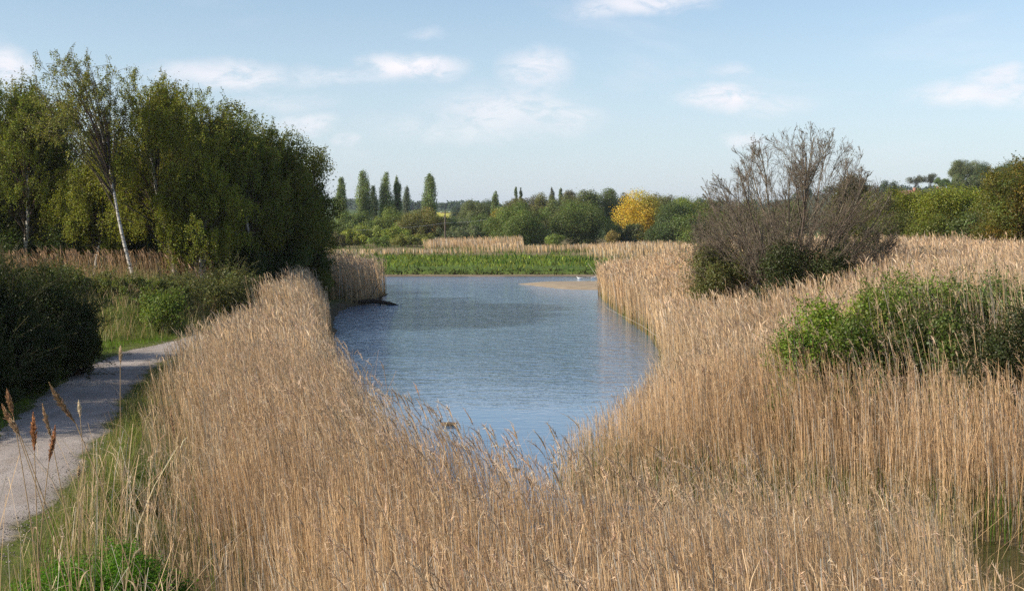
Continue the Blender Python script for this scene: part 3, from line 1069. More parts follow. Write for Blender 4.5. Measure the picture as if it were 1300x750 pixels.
# behind, around the poplars
dome('scrub_tree', 'dark green tree under the first poplars behind the pond', 447, 268, 60, 275, G_MID, group=FT)
dome('scrub_tree', 'shadowy tree filling the gap under the twin poplars', 495, 262, 46, 278, (.10, .125, .028), group=FT)
dome('scrub_tree', 'round brown green tree right of the twin poplars', 535, 264, 66, 262, G_BRN, group=FT, low=.05, cols=[(.12, .095, .03), (.09, .09, .026), (.10, .10, .03)])
dome('willow_bush', 'yellow green bush at the left end of the far bushes', 447, 291, 40, 222, G_YEL, 'bush', group=FT, up=.8)
dome('willow_bush', 'green bush behind two pale bushes under the poplars', 470, 284, 44, 240, (.11, .13, .03), 'bush', group=FT, up=.8)
dome('willow_bush', 'small rounded green bush between two larger pale bushes', 484, 299, 26, 215, (.09, .12, .028), 'bush', group=FT, leaf=.2)
dome('willow_bush', 'bright lime bush below the twin poplars', 502, 286, 36, 236, (.14, .17, .03), 'bush', group=FT, up=.8)
dome('willow_bush', 'wide low olive bush in front of the brown green tree', 524, 297, 48, 212, (.12, .13, .035), 'bush', group=FT, leaf=.2, up=.8)
dome('willow_bush', 'grey brown twiggy bush beside the dark wood at left', 424, 294, 32, 205, (.085, .08, .035), 'bush', group=FT, leaf=.2, up=.7)
dome('scrub_tree', 'dark tree between the brown green tree and the yellow field', 565, 274, 40, 285, G_DRK, group=FT)
dome('scrub_tree', 'grey green tree below the yellow field', 588, 276, 36, 300, G_GREY, group=FT)
dome('scrub_tree', 'misty green tree right of the yellow field', 600, 252, 40, 345, (.085, .10, .04), group=FT)
dome('scrub_tree', 'bluish dark tree behind the power line', 583, 262, 26, 420, (.045, .06, .04), group=FT)
dome('scrub_tree', 'low grey green willow in front of the misty trees', 580, 287, 60, 250, G_GREY, group=FT, up=.8)
dome('scrub_tree', 'green tree left of the orange tinted tree', 612, 270, 36, 262, (.07, .095, .03), group=FT)
dome('scrub_tree', 'orange tinted tree behind the first round willow', 640, 264, 44, 268, (.155, .125, .02), group=FT)
dome('scrub_tree', 'dark green tree left of the slender distant pair', 620, 252, 34, 350, (.05, .068, .033), group=FT)
for k, (px, tp_, wd, d, cc_, lb) in enumerate([
        (672, 246, 34, 360, (.075, .07, .045), 'bare looking grey tree right of the slender distant pair'),
        (690, 243, 30, 350, (.09, .09, .03), 'yellowish tree top above the large round willow'),
        (725, 240, 30, 345, (.085, .08, .035), 'brownish tree top between willow and stubby poplars'),
        (745, 239, 34, 330, (.09, .105, .03), 'fresh green tree top over the second round willow'),
        (771, 237, 36, 335, (.075, .095, .032), 'tall green tree top left of the golden tree'),
        (795, 243, 28, 350, (.07, .068, .045), 'greyish tree top peeping beside the golden tree'),
        (840, 244, 34, 345, (.10, .10, .045), 'pale yellow green tree behind the right side of the golden tree'),
        (712, 247, 40, 310, (.07, .085, .028), 'mid green tree directly behind the two willows'),
        (655, 250, 34, 330, (.08, .075, .03), 'brown green tree behind the orange tinted tree')]):
    dome('scrub_tree', lb, px, tp_, wd, d, cc_, group=FT, leaf=.28)
dome('willow_tree', 'large round green willow, left of the two beyond the meadow', 664, 256, 86, 228, (.078, .105, .028), group=FT, up=.9, sprig=.2, leaf=.24, aspect=.55, nl=44)
dome('willow_tree', 'large round willow with dark right side next to the golden tree', 741, 252, 86, 232, (.075, .098, .028), group=FT, up=.9, sprig=.2, leaf=.24, aspect=.55, nl=44)
dome('willow_bush', 'small pale bush at the foot between the two round willows', 704, 296, 24, 214, (.11, .14, .035), 'bush', group=FT, leaf=.2)
dome('golden_tree', 'golden yellow tree glowing among green trees beyond the pond', 816, 239, 62, 252, (.34, .25, .045), low=.0, leaf=.24, rad=.42,
     cols=[(.36, .255, .03), (.30, .225, .03), (.22, .19, .03)], lobe_val=.2)
dome('willow_bush', 'dark bush in front of the golden tree', 797, 284, 46, 236, (.065, .075, .028), 'bush', group=FT)
dome('willow_bush', 'small orange brown bush at the foot of the golden tree', 778, 292, 20, 226, (.15, .12, .04), 'bush', group=FT, leaf=.2)
dome('scrub_tree', 'dark green tree right of the golden tree', 856, 254, 50, 246, (.05, .07, .024), group=FT)
dome('scrub_tree', 'bright green topped tree left of the bare tree', 872, 249, 50, 268, (.10, .125, .024), group=FT)
dome('scrub_tree', 'green tree half hidden behind the left side of the bare tree', 900, 249, 48, 262, (.09, .115, .024), group=FT)
dome('scrub_tree', 'low green willow just left of the twiggy shrub', 885, 268, 60, 230, (.07, .095, .026), group=FT)
dome('scrub_tree', 'shadowed green bush between golden tree and twiggy shrub', 838, 282, 44, 232, (.055, .075, .025), group=FT)
dome('scrub_tree', 'green tree seen through the branches of the bare tree', 945, 250, 60, 250, (.075, .09, .026), group=FT)
dome('scrub_tree', 'olive tree seen through the right branches of the bare tree', 1000, 252, 70, 240, (.08, .09, .028), group=FT)

# right hand hedge and wood on the ridge
RW = 'scrub and trees on the right beyond the reeds'
dome('scrub_tree', 'round brown green tree behind the right side of the bare tree', 1088, 218, 68, 140, (.085, .078, .026), group=RW, leaf=.16, low=.05)
dome('scrub_tree', 'small round dark tree on the skyline left of the houses', 1130, 228, 26, 330, (.045, .06, .03), group=RW, low=.2)
dome('scrub_tree', 'open grey tree on the skyline above the houses', 1162, 222, 24, 470, (.075, .08, .055), group=RW, low=.35, lai=1.0)
dome('scrub_tree', 'second open grey tree on the skyline above the houses', 1180, 220, 24, 475, (.07, .075, .05), group=RW, low=.35, lai=1.1)
dome('scrub_tree', 'low green tree on the ridge right of the grey trees', 1200, 226, 34, 440, (.07, .10, .035), group=RW)
dome('scrub_tree', 'tall green tree on the ridge with a pale top', 1224, 203, 42, 400, (.09, .105, .045), group=RW, low=.1)
dome('scrub_tree', 'dark green wide tree on the ridge', 1254, 206, 44, 395, (.05, .072, .03), group=RW)
dome('scrub_tree', 'green tree on the ridge behind the rusty tree', 1282, 205, 44, 390, (.055, .08, .03), group=RW)
dome('scrub_tree', 'lower green tree on the ridge beside the dark wide one', 1240, 222, 60, 370, (.07, .085, .036), group=RW)
dome('scrub_tree', 'green tree on the ridge at the frame edge', 1318, 200, 60, 380, (.055, .08, .03), group=RW)
hedge = [(1262, 232, 70, 106, (.15, .165, .026), 'bright scrub closing the gap left of the rusty tree'),
         (1075, 254, 80, 112, (0.111, 0.117, 0.031), 'olive scrub behind the lower right branches of the bare tree'),
         (1120, 240, 74, 108, (0.124, 0.130, 0.031), 'brownish left end of the bright scrub hedge'),
         (1152, 236, 72, 116, (0.182, 0.195, 0.026), 'yellow green scrub right below the houses'),
         (1192, 235, 76, 112, (0.176, 0.195, 0.026), 'yellow green scrub under the tall ridge trees'),
         (1228, 233, 72, 114, (0.176, 0.202, 0.026), 'bright scrub between the houses and the rusty tree'),
         (1135, 270, 56, 98, (0.111, 0.124, 0.034), 'grey green bramble low in front of the hedge on its left'),
         (1180, 273, 62, 95, (0.137, 0.156, 0.031), 'green bramble low in the middle of the hedge'),
         (1230, 268, 62, 92, (0.091, 0.117, 0.036), 'darker green bramble low in front of the rusty tree'),
         (1275, 275, 60, 88, (0.078, 0.098, 0.031), 'dark bramble at the foot of the rusty tree'),
         (1325, 262, 70, 92, (0.078, 0.104, 0.031), 'dark bramble at the right end of the hedge')]
for (px, tp_, wd, d, cc_, lb) in hedge:
    dome('scrub_bush', lb, px, tp_, wd, d, cc_, 'bush', group=RW, leaf=.135, up=.7, lai=2.2, sprig=.2, nl=40)
dome('rusty_tree', 'rusty orange brown tree at the right edge above the hedge', 1290, 196, 90, 84, (.13, .11, .022), low=.0, leaf=.12, nl=70, rad=.3,
     cols=[(.165, .12, .02), (.13, .12, .022), (.10, .12, .024)], sprig=.2)

# distant dark wood on the skyline
g = Geo()
for x0, x1, y0, hh, n_ in ((-420, -150, 1250, 11, 90), (-150, 60, 1230, 8, 80), (-900, -420, 1500, 14, 80), (60, 700, 1300, 10, 150), (-140, -20, 1700, 10, 40)):
    xx = rng.uniform(x0, x1, n_)
    yy_ = y0 + rng.uniform(-25, 25, n_)
    zz_ = H(xx, yy_)
    lc = np.stack([xx, yy_, zz_ + rng.uniform(.2, .6, n_) * hh], 1)
    gg = crown_geo(lc, rng.uniform(.4, .8, n_) * hh * .7, n_ * 90, 2.4, 1.8, (.035, .055, .026), zfloor=-5)
    g.add(np.concatenate(gg.v), np.concatenate(gg.q), np.concatenate(gg.c))
o = g.build('distant_woods', M_LEAF)
tag(o, 'dark far off wood along the skyline behind the yellow field', 'woods', kind='stuff')


# ------------------------------------------------------------------ branching skeletons
def level(P, R, n_child, lr, ang, up, tlo=.2, K=5, rr=.5, sag=0.0, wig=.10, length=None):
    """children of branches P (N,K,3), R (N,K) -> paths, radii"""
    N = len(P)
    Kp = P.shape[1]
    idx = np.repeat(np.arange(N), n_child)
    M_ = len(idx)
    tt = rng.uniform(tlo, 1.0, M_)
    f = tt * (Kp - 1)
    i0 = np.minimum(f.astype(int), Kp - 2)
    fr = (f - i0)[:, None]
    S = P[idx, i0] * (1 - fr) + P[idx, i0 + 1] * fr
    T = unit(P[idx, i0 + 1] - P[idx, i0])
    pl = np.linalg.norm(P[:, -1] - P[:, 0], axis=1)[idx]
    side = unit(np.cross(T, rdir(M_)))
    a = rng.normal(ang, ang * .3, M_)[:, None]
    D = unit(T * np.cos(a) + side * np.sin(a) + np.array([0, 0, up]))
    Ln = (pl * lr * (1.15 - .6 * tt) if length is None else length * np.ones(M_)) * rng.uniform(.65, 1.3, M_)
    s = np.linspace(0, 1, K)
    wg = np.cumsum(rng.normal(0, wig, (M_, K, 3)) * (s > 0)[None, :, None], 1) / K * 2
    out_ = S[:, None] + Ln[:, None, None] * (s[None, :, None] * D[:, None] + wg + (s ** 2)[None, :, None] * np.array([0, 0, -sag]))
    rp = R[idx, i0]
    RR = (rp * rr)[:, None] * np.linspace(1, .3, K)[None]
    return out_, RR


def stems_from(base, dirs, lens, r0, K=7, curve_up=.2, wig=.08):
    n_ = len(dirs)
    s = np.linspace(0, 1, K)
    wg = np.cumsum(rng.normal(0, wig, (n_, K, 3)) * (s > 0)[None, :, None], 1) / K
    P = base + lens[:, None, None] * (s[None, :, None] * dirs[:, None] + (s ** 2)[None, :, None] * np.array([0, 0, curve_up]) + wg)
    return P, r0[:, None] * np.linspace(1, .35, K)[None]


# the bare tree on the right bank
bx_, by_ = at_d(1005, 345, 55)[0], 55.0
bz_ = Hp(bx_, by_)
root = empty('bare_tree', (bx_, by_, bz_), 'bare spreading many stemmed tree with fine twigs on the right bank', 'tree')
g = Geo()
n_ = 28
a = np.arange(n_) * 2.39996 + rng.normal(0, .15, n_)
tilt = np.sqrt(np.linspace(.01, 1.0, n_)) * 1.05
dirs = np.stack([np.cos(a) * np.sin(tilt), np.sin(a) * np.sin(tilt), np.cos(tilt)], 1)
lens = 1.25 / np.sqrt((np.sin(tilt) / 5.0) ** 2 + (np.cos(tilt) / 8.6) ** 2) * rng.uniform(.93, 1.03, n_)
P0, R0 = stems_from(np.zeros(3), dirs, lens, rng.uniform(.05, .085, n_), curve_up=.14, wig=.07)
bc = np.array([.20, .17, .13])


def clip_env(P, c_=(0, 0, 4.0), r_=(4.7, 4.7, 5.45)):
    # keep every branch inside one rounded dome
    c_, r_ = np.array(c_), np.array(r_) * rng.uniform(.93, 1.02, (len(P), 1))
    f = np.ones(len(P))
    for _ in range(14):
        tipp = P[:, 0] + (P[:, -1] - P[:, 0]) * f[:, None]
        out_ = (((tipp - c_) / r_) ** 2).sum(1) > 1
        f = np.where(out_, f * .87, f)
    return P[:, :1] + (P - P[:, :1]) * f[:, None, None]


P0 = clip_env(P0)
Pm_, Rm_ = level(P0, R0, 5, .72, .42, .12, .25, K=6, rr=.62, wig=.05)
Pm_ = clip_env(Pm_)
P1, R1 = level(np.concatenate([P0[:, ::1][:, :6], Pm_]), np.concatenate([R0[:, :6], Rm_]), 8, .42, .5, .15, .34, rr=.5, wig=.06)
P1 = clip_env(P1)
P2, R2 = level(P1, R1, 5, .5, .55, .15, .2, rr=.55, K=4, wig=.06)
P2 = clip_env(P2)
P3, R3 = level(P2, R2, 4, .6, .6, .12, .15, K=3, rr=.6)
P3 = clip_env(P3)
P4 = P3
for (PP, RR), sd_ in (((P0, R0), 8), ((Pm_, Rm_), 6), ((P1, R1), 4), ((P2, R2), 3), ((P3, R3), 3)):
    tubes(g, PP, np.maximum(RR, .0052), sd_, jitter(bc, len(PP), .12, .03))
g.build('trunk', M_BARK, root)
g = Geo()                                                   # sparse opening buds
idx = rng.integers(0, len(P4), 3500)
leaves(g, P4[idx, -1], rdir(3500), rdir(3500), rng.uniform(.03, .07, 3500), rng.uniform(.025, .05, 3500), jitter((.15, .14, .06), 3500))
g.build('crown', M_LEAF, root)

# twiggy shrubs around its foot
def twig_shrub(label, px, top, wpx, d, colr, nleaf, name='twiggy_shrub', leaf=.08, barkc=(.15, .135, .10), n_=24, gz=None):
    tp = at_d(px, top, d)
    gz = Hp(tp[0], d) if gz is None else gz
    h = tp[2] - gz
    root = empty(name, (tp[0], d, gz), label, 'bush')
    a = rng.uniform(0, 6.28, n_)
    r_ = wpx / F * d / 2
    tilt = rng.uniform(.1, 1.15, n_)
    dirs = np.stack([np.cos(a) * np.sin(tilt) * r_ / h * 1.1, np.sin(a) * np.sin(tilt) * r_ / h * 1.1, np.cos(tilt)], 1)
    P0, R0 = stems_from(np.zeros(3), dirs, h * rng.uniform(.65, .95, n_), rng.uniform(.02, .045, n_), K=5)
    P1, R1 = level(P0, R0, 8, .5, .7, .25, .15, K=4)
    P2, R2 = level(P1, R1, 4, .6, .7, .15, .1, K=3, rr=.6)
    g = Geo()
    for (PP, RR), sd_ in (((P0, R0), 5), ((P1, R1), 3), ((P2, R2), 3)):
        tubes(g, PP, np.maximum(RR, .006), sd_, jitter(barkc, len(PP), .15, .03))
    g.build('stems', M_BARK, root)
    g = Geo()
    allp = np.concatenate([P2.reshape(-1, 3), P1[:, 1:].reshape(-1, 3)])
    P = allp[rng.integers(0, len(allp), nleaf)] + rng.normal(0, .10, (nleaf, 3))
    P[:, 2] = np.maximum(P[:, 2], .05)
    N_ = unit(unit(P - np.array([0, 0, h * .35])) * .7 + rng.normal(0, .6, P.shape))
    leaves(g, P, N_, rdir(nleaf), leaf * rng.uniform(.6, 1.3, nleaf), leaf * .75 * rng.uniform(.6, 1.3, nleaf), jitter(colr, nleaf, .25))
    g.build('foliage', M_LEAF, root)
    return root


twig_shrub('brown twiggy shrub with few leaves left of the bare tree', 915, 300, 70, 58, (.14, .135, .05), 18000)
twig_shrub('grey twiggy shrub under the right branches of the bare tree', 1092, 292, 70, 60, (.12, .135, .045), 18000)
twig_shrub('twiggy olive shrub behind the foot of the bare tree', 965, 298, 70, 62, (.115, .125, .04), 18000)
dome('ivy_bush', 'dark evergreen bush hugging the foot of the bare tree', 985, 304, 78, 52.0, (.05, .065, .02), 'bush', leaf=.085, nl=22, lai=1.8)
dome('ivy_bush', 'low dark evergreen bush right of the foot of the bare tree', 1048, 314, 72, 52.0, (.06, .075, .024), 'bush', leaf=.085, nl=20, lai=1.8)
dome('ivy_bush', 'greenish bramble mound left of the bare tree foot', 912, 312, 74, 54.5, (.12, .125, .042), 'bush', leaf=.085, nl=20, lai=1.6)


# ------------------------------------------------------------------ birch wood on the left
def birch(label, px, top, wpx, d, lean_px=0, dens=1.0, colr=(.115, .125, .022), strand=1.6, name='birch_tree', leaf=.075, elow=0.0, bark=None):
    tp = at_d(px, top, d)
    gx_ = at_d(px + lean_px, top, d)[0]
    gz = Hp(gx_, d)
    h = tp[2] - gz
    r_ = wpx / F * d / 2
    root = empty(name, (gx_, d, gz), label, 'tree')
    K = 10
    s = np.linspace(0, 1, K)
    lx = tp[0] - gx_
    T0 = np.stack([lx * s ** 1.15 + .25 * np.sin(s * 5 + px), .3 * np.sin(s * 4 + px), h * .90 * s - .2], 1)[None]
    RT = ((.09 if elow else .15) * (1 - .85 * s) + .01)[None] * (h / 12)
    nE = int(34 + 26 * dens)
    dE = rdir(nE)
    dE[:, 2] = np.where(dE[:, 2] < -.75, -dE[:, 2], dE[:, 2])
    rE = rng.uniform(.45, 1.0, nE) ** .6
    E = np.array([lx, 0, h * .57]) + dE * rE[:, None] * np.array([r_ * 1.28, r_ * 1.1, h * .40])
    if elow:
        E[:, 2] = h * (elow + (E[:, 2] / h - .17) * (1.0 - elow) / .85)
    st = np.clip(E[:, 2] / h * .72 - .05 + rng.normal(0, .05, nE), .14, .92)
    Sx = np.stack([np.interp(st, s, T0[0, :, k]) for k in range(3)], 1)
    dist = np.linalg.norm(E - Sx, axis=1, keepdims=True)
    mid = Sx * .45 + E * .55 + np.array([0, 0, .22]) * dist + rng.normal(0, .07, Sx.shape) * dist
    t6 = np.linspace(0, 1, 6)[None, :, None]
    P1 = (1 - t6) ** 2 * Sx[:, None] + 2 * t6 * (1 - t6) * mid[:, None] + t6 ** 2 * E[:, None]
    R1 = (.055 * (h / 12) * (1.1 - st))[:, None] * np.linspace(1, .25, 6)[None]
    P2, R2 = level(P1, R1, 6, .38, .75, .15, .35, K=5, rr=.5, sag=.15)
    tips = level(T0, RT, 10, 1, .9, .1, .7, K=5, rr=.4, length=h * .09)[0]
    top_p = np.concatenate([P2, tips])
    top_r = np.concatenate([R2, np.full((len(tips), 5), .012)])
    ns = int(4.2 * dens) + 2
    n_st = len(top_p) * ns
    idx = np.repeat(np.arange(len(top_p)), ns)
    tt = rng.uniform(.3, 1, n_st)
    f = tt * 4
    i0 = np.minimum(f.astype(int), 3)
    fr = (f - i0)[:, None]
    S = top_p[idx, i0] * (1 - fr) + top_p[idx, i0 + 1] * fr
    o_ = rdir(n_st) * np.array([1, 1, .4])
    Ls = strand * .52 * rng.uniform(.25, 1.3, n_st) * np.clip(S[:, 2] / (h * .4), .3, 1)
    u = np.linspace(0, 1, 5)
    ST = S[:, None] + Ls[:, None, None] * ((1.5 * u * (1 - u * .55))[None, :, None] * o_[:, None] * .42 + (u ** 1.5)[None, :, None] * np.array([-.03, 0, -1.]))
    ST[..., 2] = np.maximum(ST[..., 2], .4)
    g = Geo()
    tubes(g, T0, RT, 9, np.array([[.4, .38, .34]]))
    g.build('trunk', bark or M_BIRCH, root, smooth=True)
    g = Geo()
    lc = np.array([.10, .08, .065])
    tubes(g, P1, R1, 5, jitter(lc, len(P1), .1))
    tubes(g, P2, np.maximum(R2, .008), 3, jitter(lc, len(P2), .1))
    k = rng.random(n_st) < .6
    tubes(g, ST[k][:, ::2], np.full((k.sum(), 3), .005), 3, jitter((.12, .085, .06), k.sum(), .1))
    g.build('limbs', M_BARK, root)
    nlf = int(21 * dens + 6)
    li = np.repeat(np.arange(n_st), nlf)
    uu = rng.random(len(li)) * 4
    j0 = np.minimum(uu.astype(int), 3)
    fr = (uu - j0)[:, None]
    P = ST[li, j0] * (1 - fr) + ST[li, j0 + 1] * fr + rng.normal(0, .055, (len(li), 3))
    n_l = len(P)
    out_ = unit(np.stack([P[:, 0] - lx * .5, P[:, 1], 0 * P[:, 2] + .3], 1))
    N_ = unit(out_ * .5 + rng.normal(0, .7, P.shape))
    A_ = unit(rng.normal(0, .6, P.shape) + np.array([0, 0, -.8]))
    sv = np.exp(rng.normal(0, .13, (n_st, 1)))[li]
    C = np.asarray(colr) * sv * np.exp(rng.normal(0, .18, (n_l, 1))) * (1 + rng.normal(0, .08, (n_l, 3)))
    g = Geo()
    leaves(g, P, N_, A_, leaf * rng.uniform(.6, 1.3, n_l), leaf * .8 * rng.uniform(.6, 1.3, n_l), C)
    g.build('crown', M_LEAF, root)
    return root


birch('tall thin birch with sparse top leaning left above the wood', 92, 52, 104, 61.5, lean_px=82, elow=.52, dens=.5, colr=(.19, .20, .05), strand=1.0)
birch('leafy birch at the left edge of the wood', 18, 86, 150, 68, lean_px=10, dens=1.0, colr=(.16, .19, .03), strand=1.8)
birch('great weeping birch with the highest rounded crown', 190, 86, 130, 64, lean_px=20, dens=1.15, colr=(.20, .215, .03), strand=2.4)
birch('weeping birch just right of the highest rounded crown', 250, 110, 110, 68, lean_px=10, dens=1.1, colr=(.18, .205, .03), strand=2.0)
birch('birch in the middle of the right slope of the wood', 302, 128, 110, 70, lean_px=8, dens=1.0, colr=(.16, .19, .03), strand=1.8)
birch('small leaved birch towards the right end of the wood', 346, 152, 90, 74, lean_px=6, dens=.9, colr=(.15, .18, .03), strand=1.4)
birch('birch low in front with drooping pale green strands', 255, 195, 90, 64, lean_px=6, dens=1.0, colr=(.21, .235, .032), strand=1.8)
birch('drooping birch hanging over the reeds below the leaning one', 118, 190, 84, 66.5, lean_px=6, dens=1.0, colr=(.20, .22, .032), strand=2.0)
LW = 'dark trees inside the birch wood'
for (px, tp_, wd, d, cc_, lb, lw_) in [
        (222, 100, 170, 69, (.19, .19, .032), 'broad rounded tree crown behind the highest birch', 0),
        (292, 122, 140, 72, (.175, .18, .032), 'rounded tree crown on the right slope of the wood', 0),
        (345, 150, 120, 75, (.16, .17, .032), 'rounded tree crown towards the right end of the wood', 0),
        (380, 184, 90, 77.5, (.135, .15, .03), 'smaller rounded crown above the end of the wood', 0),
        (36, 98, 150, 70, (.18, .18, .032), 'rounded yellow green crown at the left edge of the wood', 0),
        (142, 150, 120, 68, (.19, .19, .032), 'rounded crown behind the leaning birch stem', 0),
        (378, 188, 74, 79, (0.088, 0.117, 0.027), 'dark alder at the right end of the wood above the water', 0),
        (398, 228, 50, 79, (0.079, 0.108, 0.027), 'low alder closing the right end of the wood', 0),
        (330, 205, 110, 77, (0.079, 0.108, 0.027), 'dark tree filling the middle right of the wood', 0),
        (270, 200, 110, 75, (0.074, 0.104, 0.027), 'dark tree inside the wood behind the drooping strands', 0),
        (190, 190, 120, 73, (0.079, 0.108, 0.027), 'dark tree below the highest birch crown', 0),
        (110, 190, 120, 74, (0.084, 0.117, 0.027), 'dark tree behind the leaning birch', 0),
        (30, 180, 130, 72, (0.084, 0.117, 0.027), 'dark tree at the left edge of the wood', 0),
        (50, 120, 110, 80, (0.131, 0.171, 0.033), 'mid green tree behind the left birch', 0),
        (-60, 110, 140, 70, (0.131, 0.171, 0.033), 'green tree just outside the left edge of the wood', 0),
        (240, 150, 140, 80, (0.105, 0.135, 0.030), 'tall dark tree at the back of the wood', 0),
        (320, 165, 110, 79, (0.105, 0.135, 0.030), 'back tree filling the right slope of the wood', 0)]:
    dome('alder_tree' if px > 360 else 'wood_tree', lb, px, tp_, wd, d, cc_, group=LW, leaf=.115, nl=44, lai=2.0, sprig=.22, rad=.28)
for (px, tp_, wd, d, lb) in [(262, 190, 120, 92, 'unseen back tree added to shade the far reed clump'), (215, 185, 130, 101, 'farthest hidden tree added to shade the far reed clump'), (330, 215, 80, 86, 'tree hidden behind the right end of the wood')]:  # first two are unseen trees added to cast shade on the far reeds
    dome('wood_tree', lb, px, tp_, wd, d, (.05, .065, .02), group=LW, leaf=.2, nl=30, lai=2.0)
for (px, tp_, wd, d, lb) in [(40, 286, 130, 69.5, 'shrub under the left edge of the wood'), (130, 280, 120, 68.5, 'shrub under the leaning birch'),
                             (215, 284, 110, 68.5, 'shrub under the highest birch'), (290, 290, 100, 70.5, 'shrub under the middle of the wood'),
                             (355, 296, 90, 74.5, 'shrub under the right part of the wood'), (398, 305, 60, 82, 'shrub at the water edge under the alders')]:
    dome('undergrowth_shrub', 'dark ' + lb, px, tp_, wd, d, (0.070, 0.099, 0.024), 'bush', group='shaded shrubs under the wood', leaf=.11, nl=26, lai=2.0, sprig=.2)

# dark bushes beside the path
SCR = 'dark scrub beside the path'


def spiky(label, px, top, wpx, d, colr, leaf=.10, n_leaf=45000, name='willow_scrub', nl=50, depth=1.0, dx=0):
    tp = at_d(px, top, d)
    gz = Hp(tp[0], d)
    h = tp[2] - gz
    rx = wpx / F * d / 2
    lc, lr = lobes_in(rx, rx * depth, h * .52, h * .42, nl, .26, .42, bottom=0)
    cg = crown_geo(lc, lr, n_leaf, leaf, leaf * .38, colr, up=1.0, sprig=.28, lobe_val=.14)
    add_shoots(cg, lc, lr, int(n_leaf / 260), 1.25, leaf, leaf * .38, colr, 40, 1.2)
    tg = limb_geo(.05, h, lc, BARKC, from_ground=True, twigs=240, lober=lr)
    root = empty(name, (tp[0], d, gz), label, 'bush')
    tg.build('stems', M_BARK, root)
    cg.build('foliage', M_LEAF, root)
    return root


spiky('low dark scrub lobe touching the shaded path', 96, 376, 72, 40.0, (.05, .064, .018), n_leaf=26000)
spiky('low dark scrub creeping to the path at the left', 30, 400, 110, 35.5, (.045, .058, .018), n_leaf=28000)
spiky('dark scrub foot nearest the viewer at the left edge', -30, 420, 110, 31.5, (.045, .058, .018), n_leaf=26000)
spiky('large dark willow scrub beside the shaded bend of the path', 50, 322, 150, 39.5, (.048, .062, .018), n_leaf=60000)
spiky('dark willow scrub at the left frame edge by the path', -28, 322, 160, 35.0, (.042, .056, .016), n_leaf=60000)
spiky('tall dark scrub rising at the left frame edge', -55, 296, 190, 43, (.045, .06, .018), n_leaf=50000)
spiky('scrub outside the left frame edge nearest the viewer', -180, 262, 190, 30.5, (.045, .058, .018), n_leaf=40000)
for (px, tp_, wd, d, cc_, lb) in [
        (165, 352, 84, 56.5, (.13, .155, .04), 'olive green bramble mound across the bend of the path'),
        (205, 368, 60, 53.6, (.13, .18, .034), 'fresh green bramble at the bend of the path beside the reeds'),
        (120, 346, 80, 57.5, (.15, .15, .055), 'straw flecked bramble behind the dark scrub'),
        (228, 346, 70, 57.5, (.13, .14, .05), 'greyish bramble mound merging with the left reeds'),
        (60, 338, 90, 55.5, (.11, .135, .04), 'green bramble above the large dark scrub'),
        (290, 338, 84, 61.5, (.12, .13, .045), 'low olive bramble behind the left reeds')]:
    dome('bramble', lb, px, tp_, wd, d, cc_, 'bush', leaf=.09, nl=30, lai=2.0, sprig=.3, up=.6)

for (xx, yy2, zt, rw_, lb) in [(-23, 28.5, 9.5, 8, 'tall unseen willow added left of the frame to shade the path'), (-24, 35, 9.5, 7, 'second unseen willow added behind the scrub to shade the path')]:  # unseen trees added so that their shadows fall across the path
    r_px = CX + F * xx / yy2
    t_py = 275 - (zt - CAMZ) / yy2 * F
    dome('willow_tree', lb, r_px, t_py, rw_ * F / yy2, yy2, (.06, .08, .022), leaf=.13, nl=40, lai=1.7, low=.1)

# green shrubs on the right bank
SH = [(1120, 362, 120, 33.5, (.145, .20, .034), 'green mound joining the bright nettles to the tall top'),
      (1310, 350, 120, 34.5, (.09, .14, .03), 'green shrub behind the dark round bush at the frame edge'),
      (1015, 420, 80, 29.3, (.13, .20, .026), 'small bright green lobe at the left foot of the right shrubs'),
      (1225, 392, 100, 28.6, (.085, .115, .026), 'olive shrub touching the left side of the dark round bush'),
      (1040, 380, 120, 31.0, (.17, .24, .03), 'bright green nettle mound at the left end of the right shrubs'),
      (1105, 368, 110, 32.5, (.15, .20, .032), 'green nettle mound in the middle of the right shrubs'),
      (1160, 346, 110, 35.0, (.145, .20, .036), 'tall green mound at the top of the right shrubs'),
      (1250, 346, 120, 36.0, (.11, .155, .04), 'blue green elder shrub behind the dark holly like bush'),
      (1080, 398, 110, 29.4, (.09, .125, .022), 'olive tinted low shrub in front of the bright nettle mound'),
      (1165, 396, 120, 29.6, (.075, .10, .024), 'straw streaked low shrub left of the dark round bush')]
for (px, tp_, wd, d, cc_, lb) in SH:
    dome('green_shrub', lb, px, tp_, wd, d, cc_, 'bush', leaf=.075, nl=34, lai=2.0, sprig=.28, up=.8, group='green shrubs on the right bank', depth=.8)
dome('thorn_bush', 'dark round small leaved thorn bush at the right frame edge', 1284, 384, 140, 27.2, (.038, .048, .014), 'bush', leaf=.05, nl=44, lai=2.2, aspect=.8, rad=.26)
dome('thorn_bush', 'dark thorn bush just outside the right frame edge', 1370, 380, 110, 31.0, (.05, .064, .018), 'bush', leaf=.06, nl=40, lai=2.0, aspect=.8, rad=.26)
# reeds poking up through and in front of the shrubs
g = Geo()
x, y = in_poly([(6.6, 29), (9, 27), (18, 25.4), (18, 27), (12, 27.8), (9, 30)], 15)
reed_geo(g, x, y, 2.6, .0095, 3, .5, fine=True, lean=(-.16, -.02))
x, y = in_poly(SHRUBS, 9)
reed_geo(g, x, y, 2.75, .0095, 3, .35, fine=True, lean=(-.12, -.02), stray=.25)
bed('reed_bed', 'scattered dry reeds poking up through the green shrubs on the right')(g)

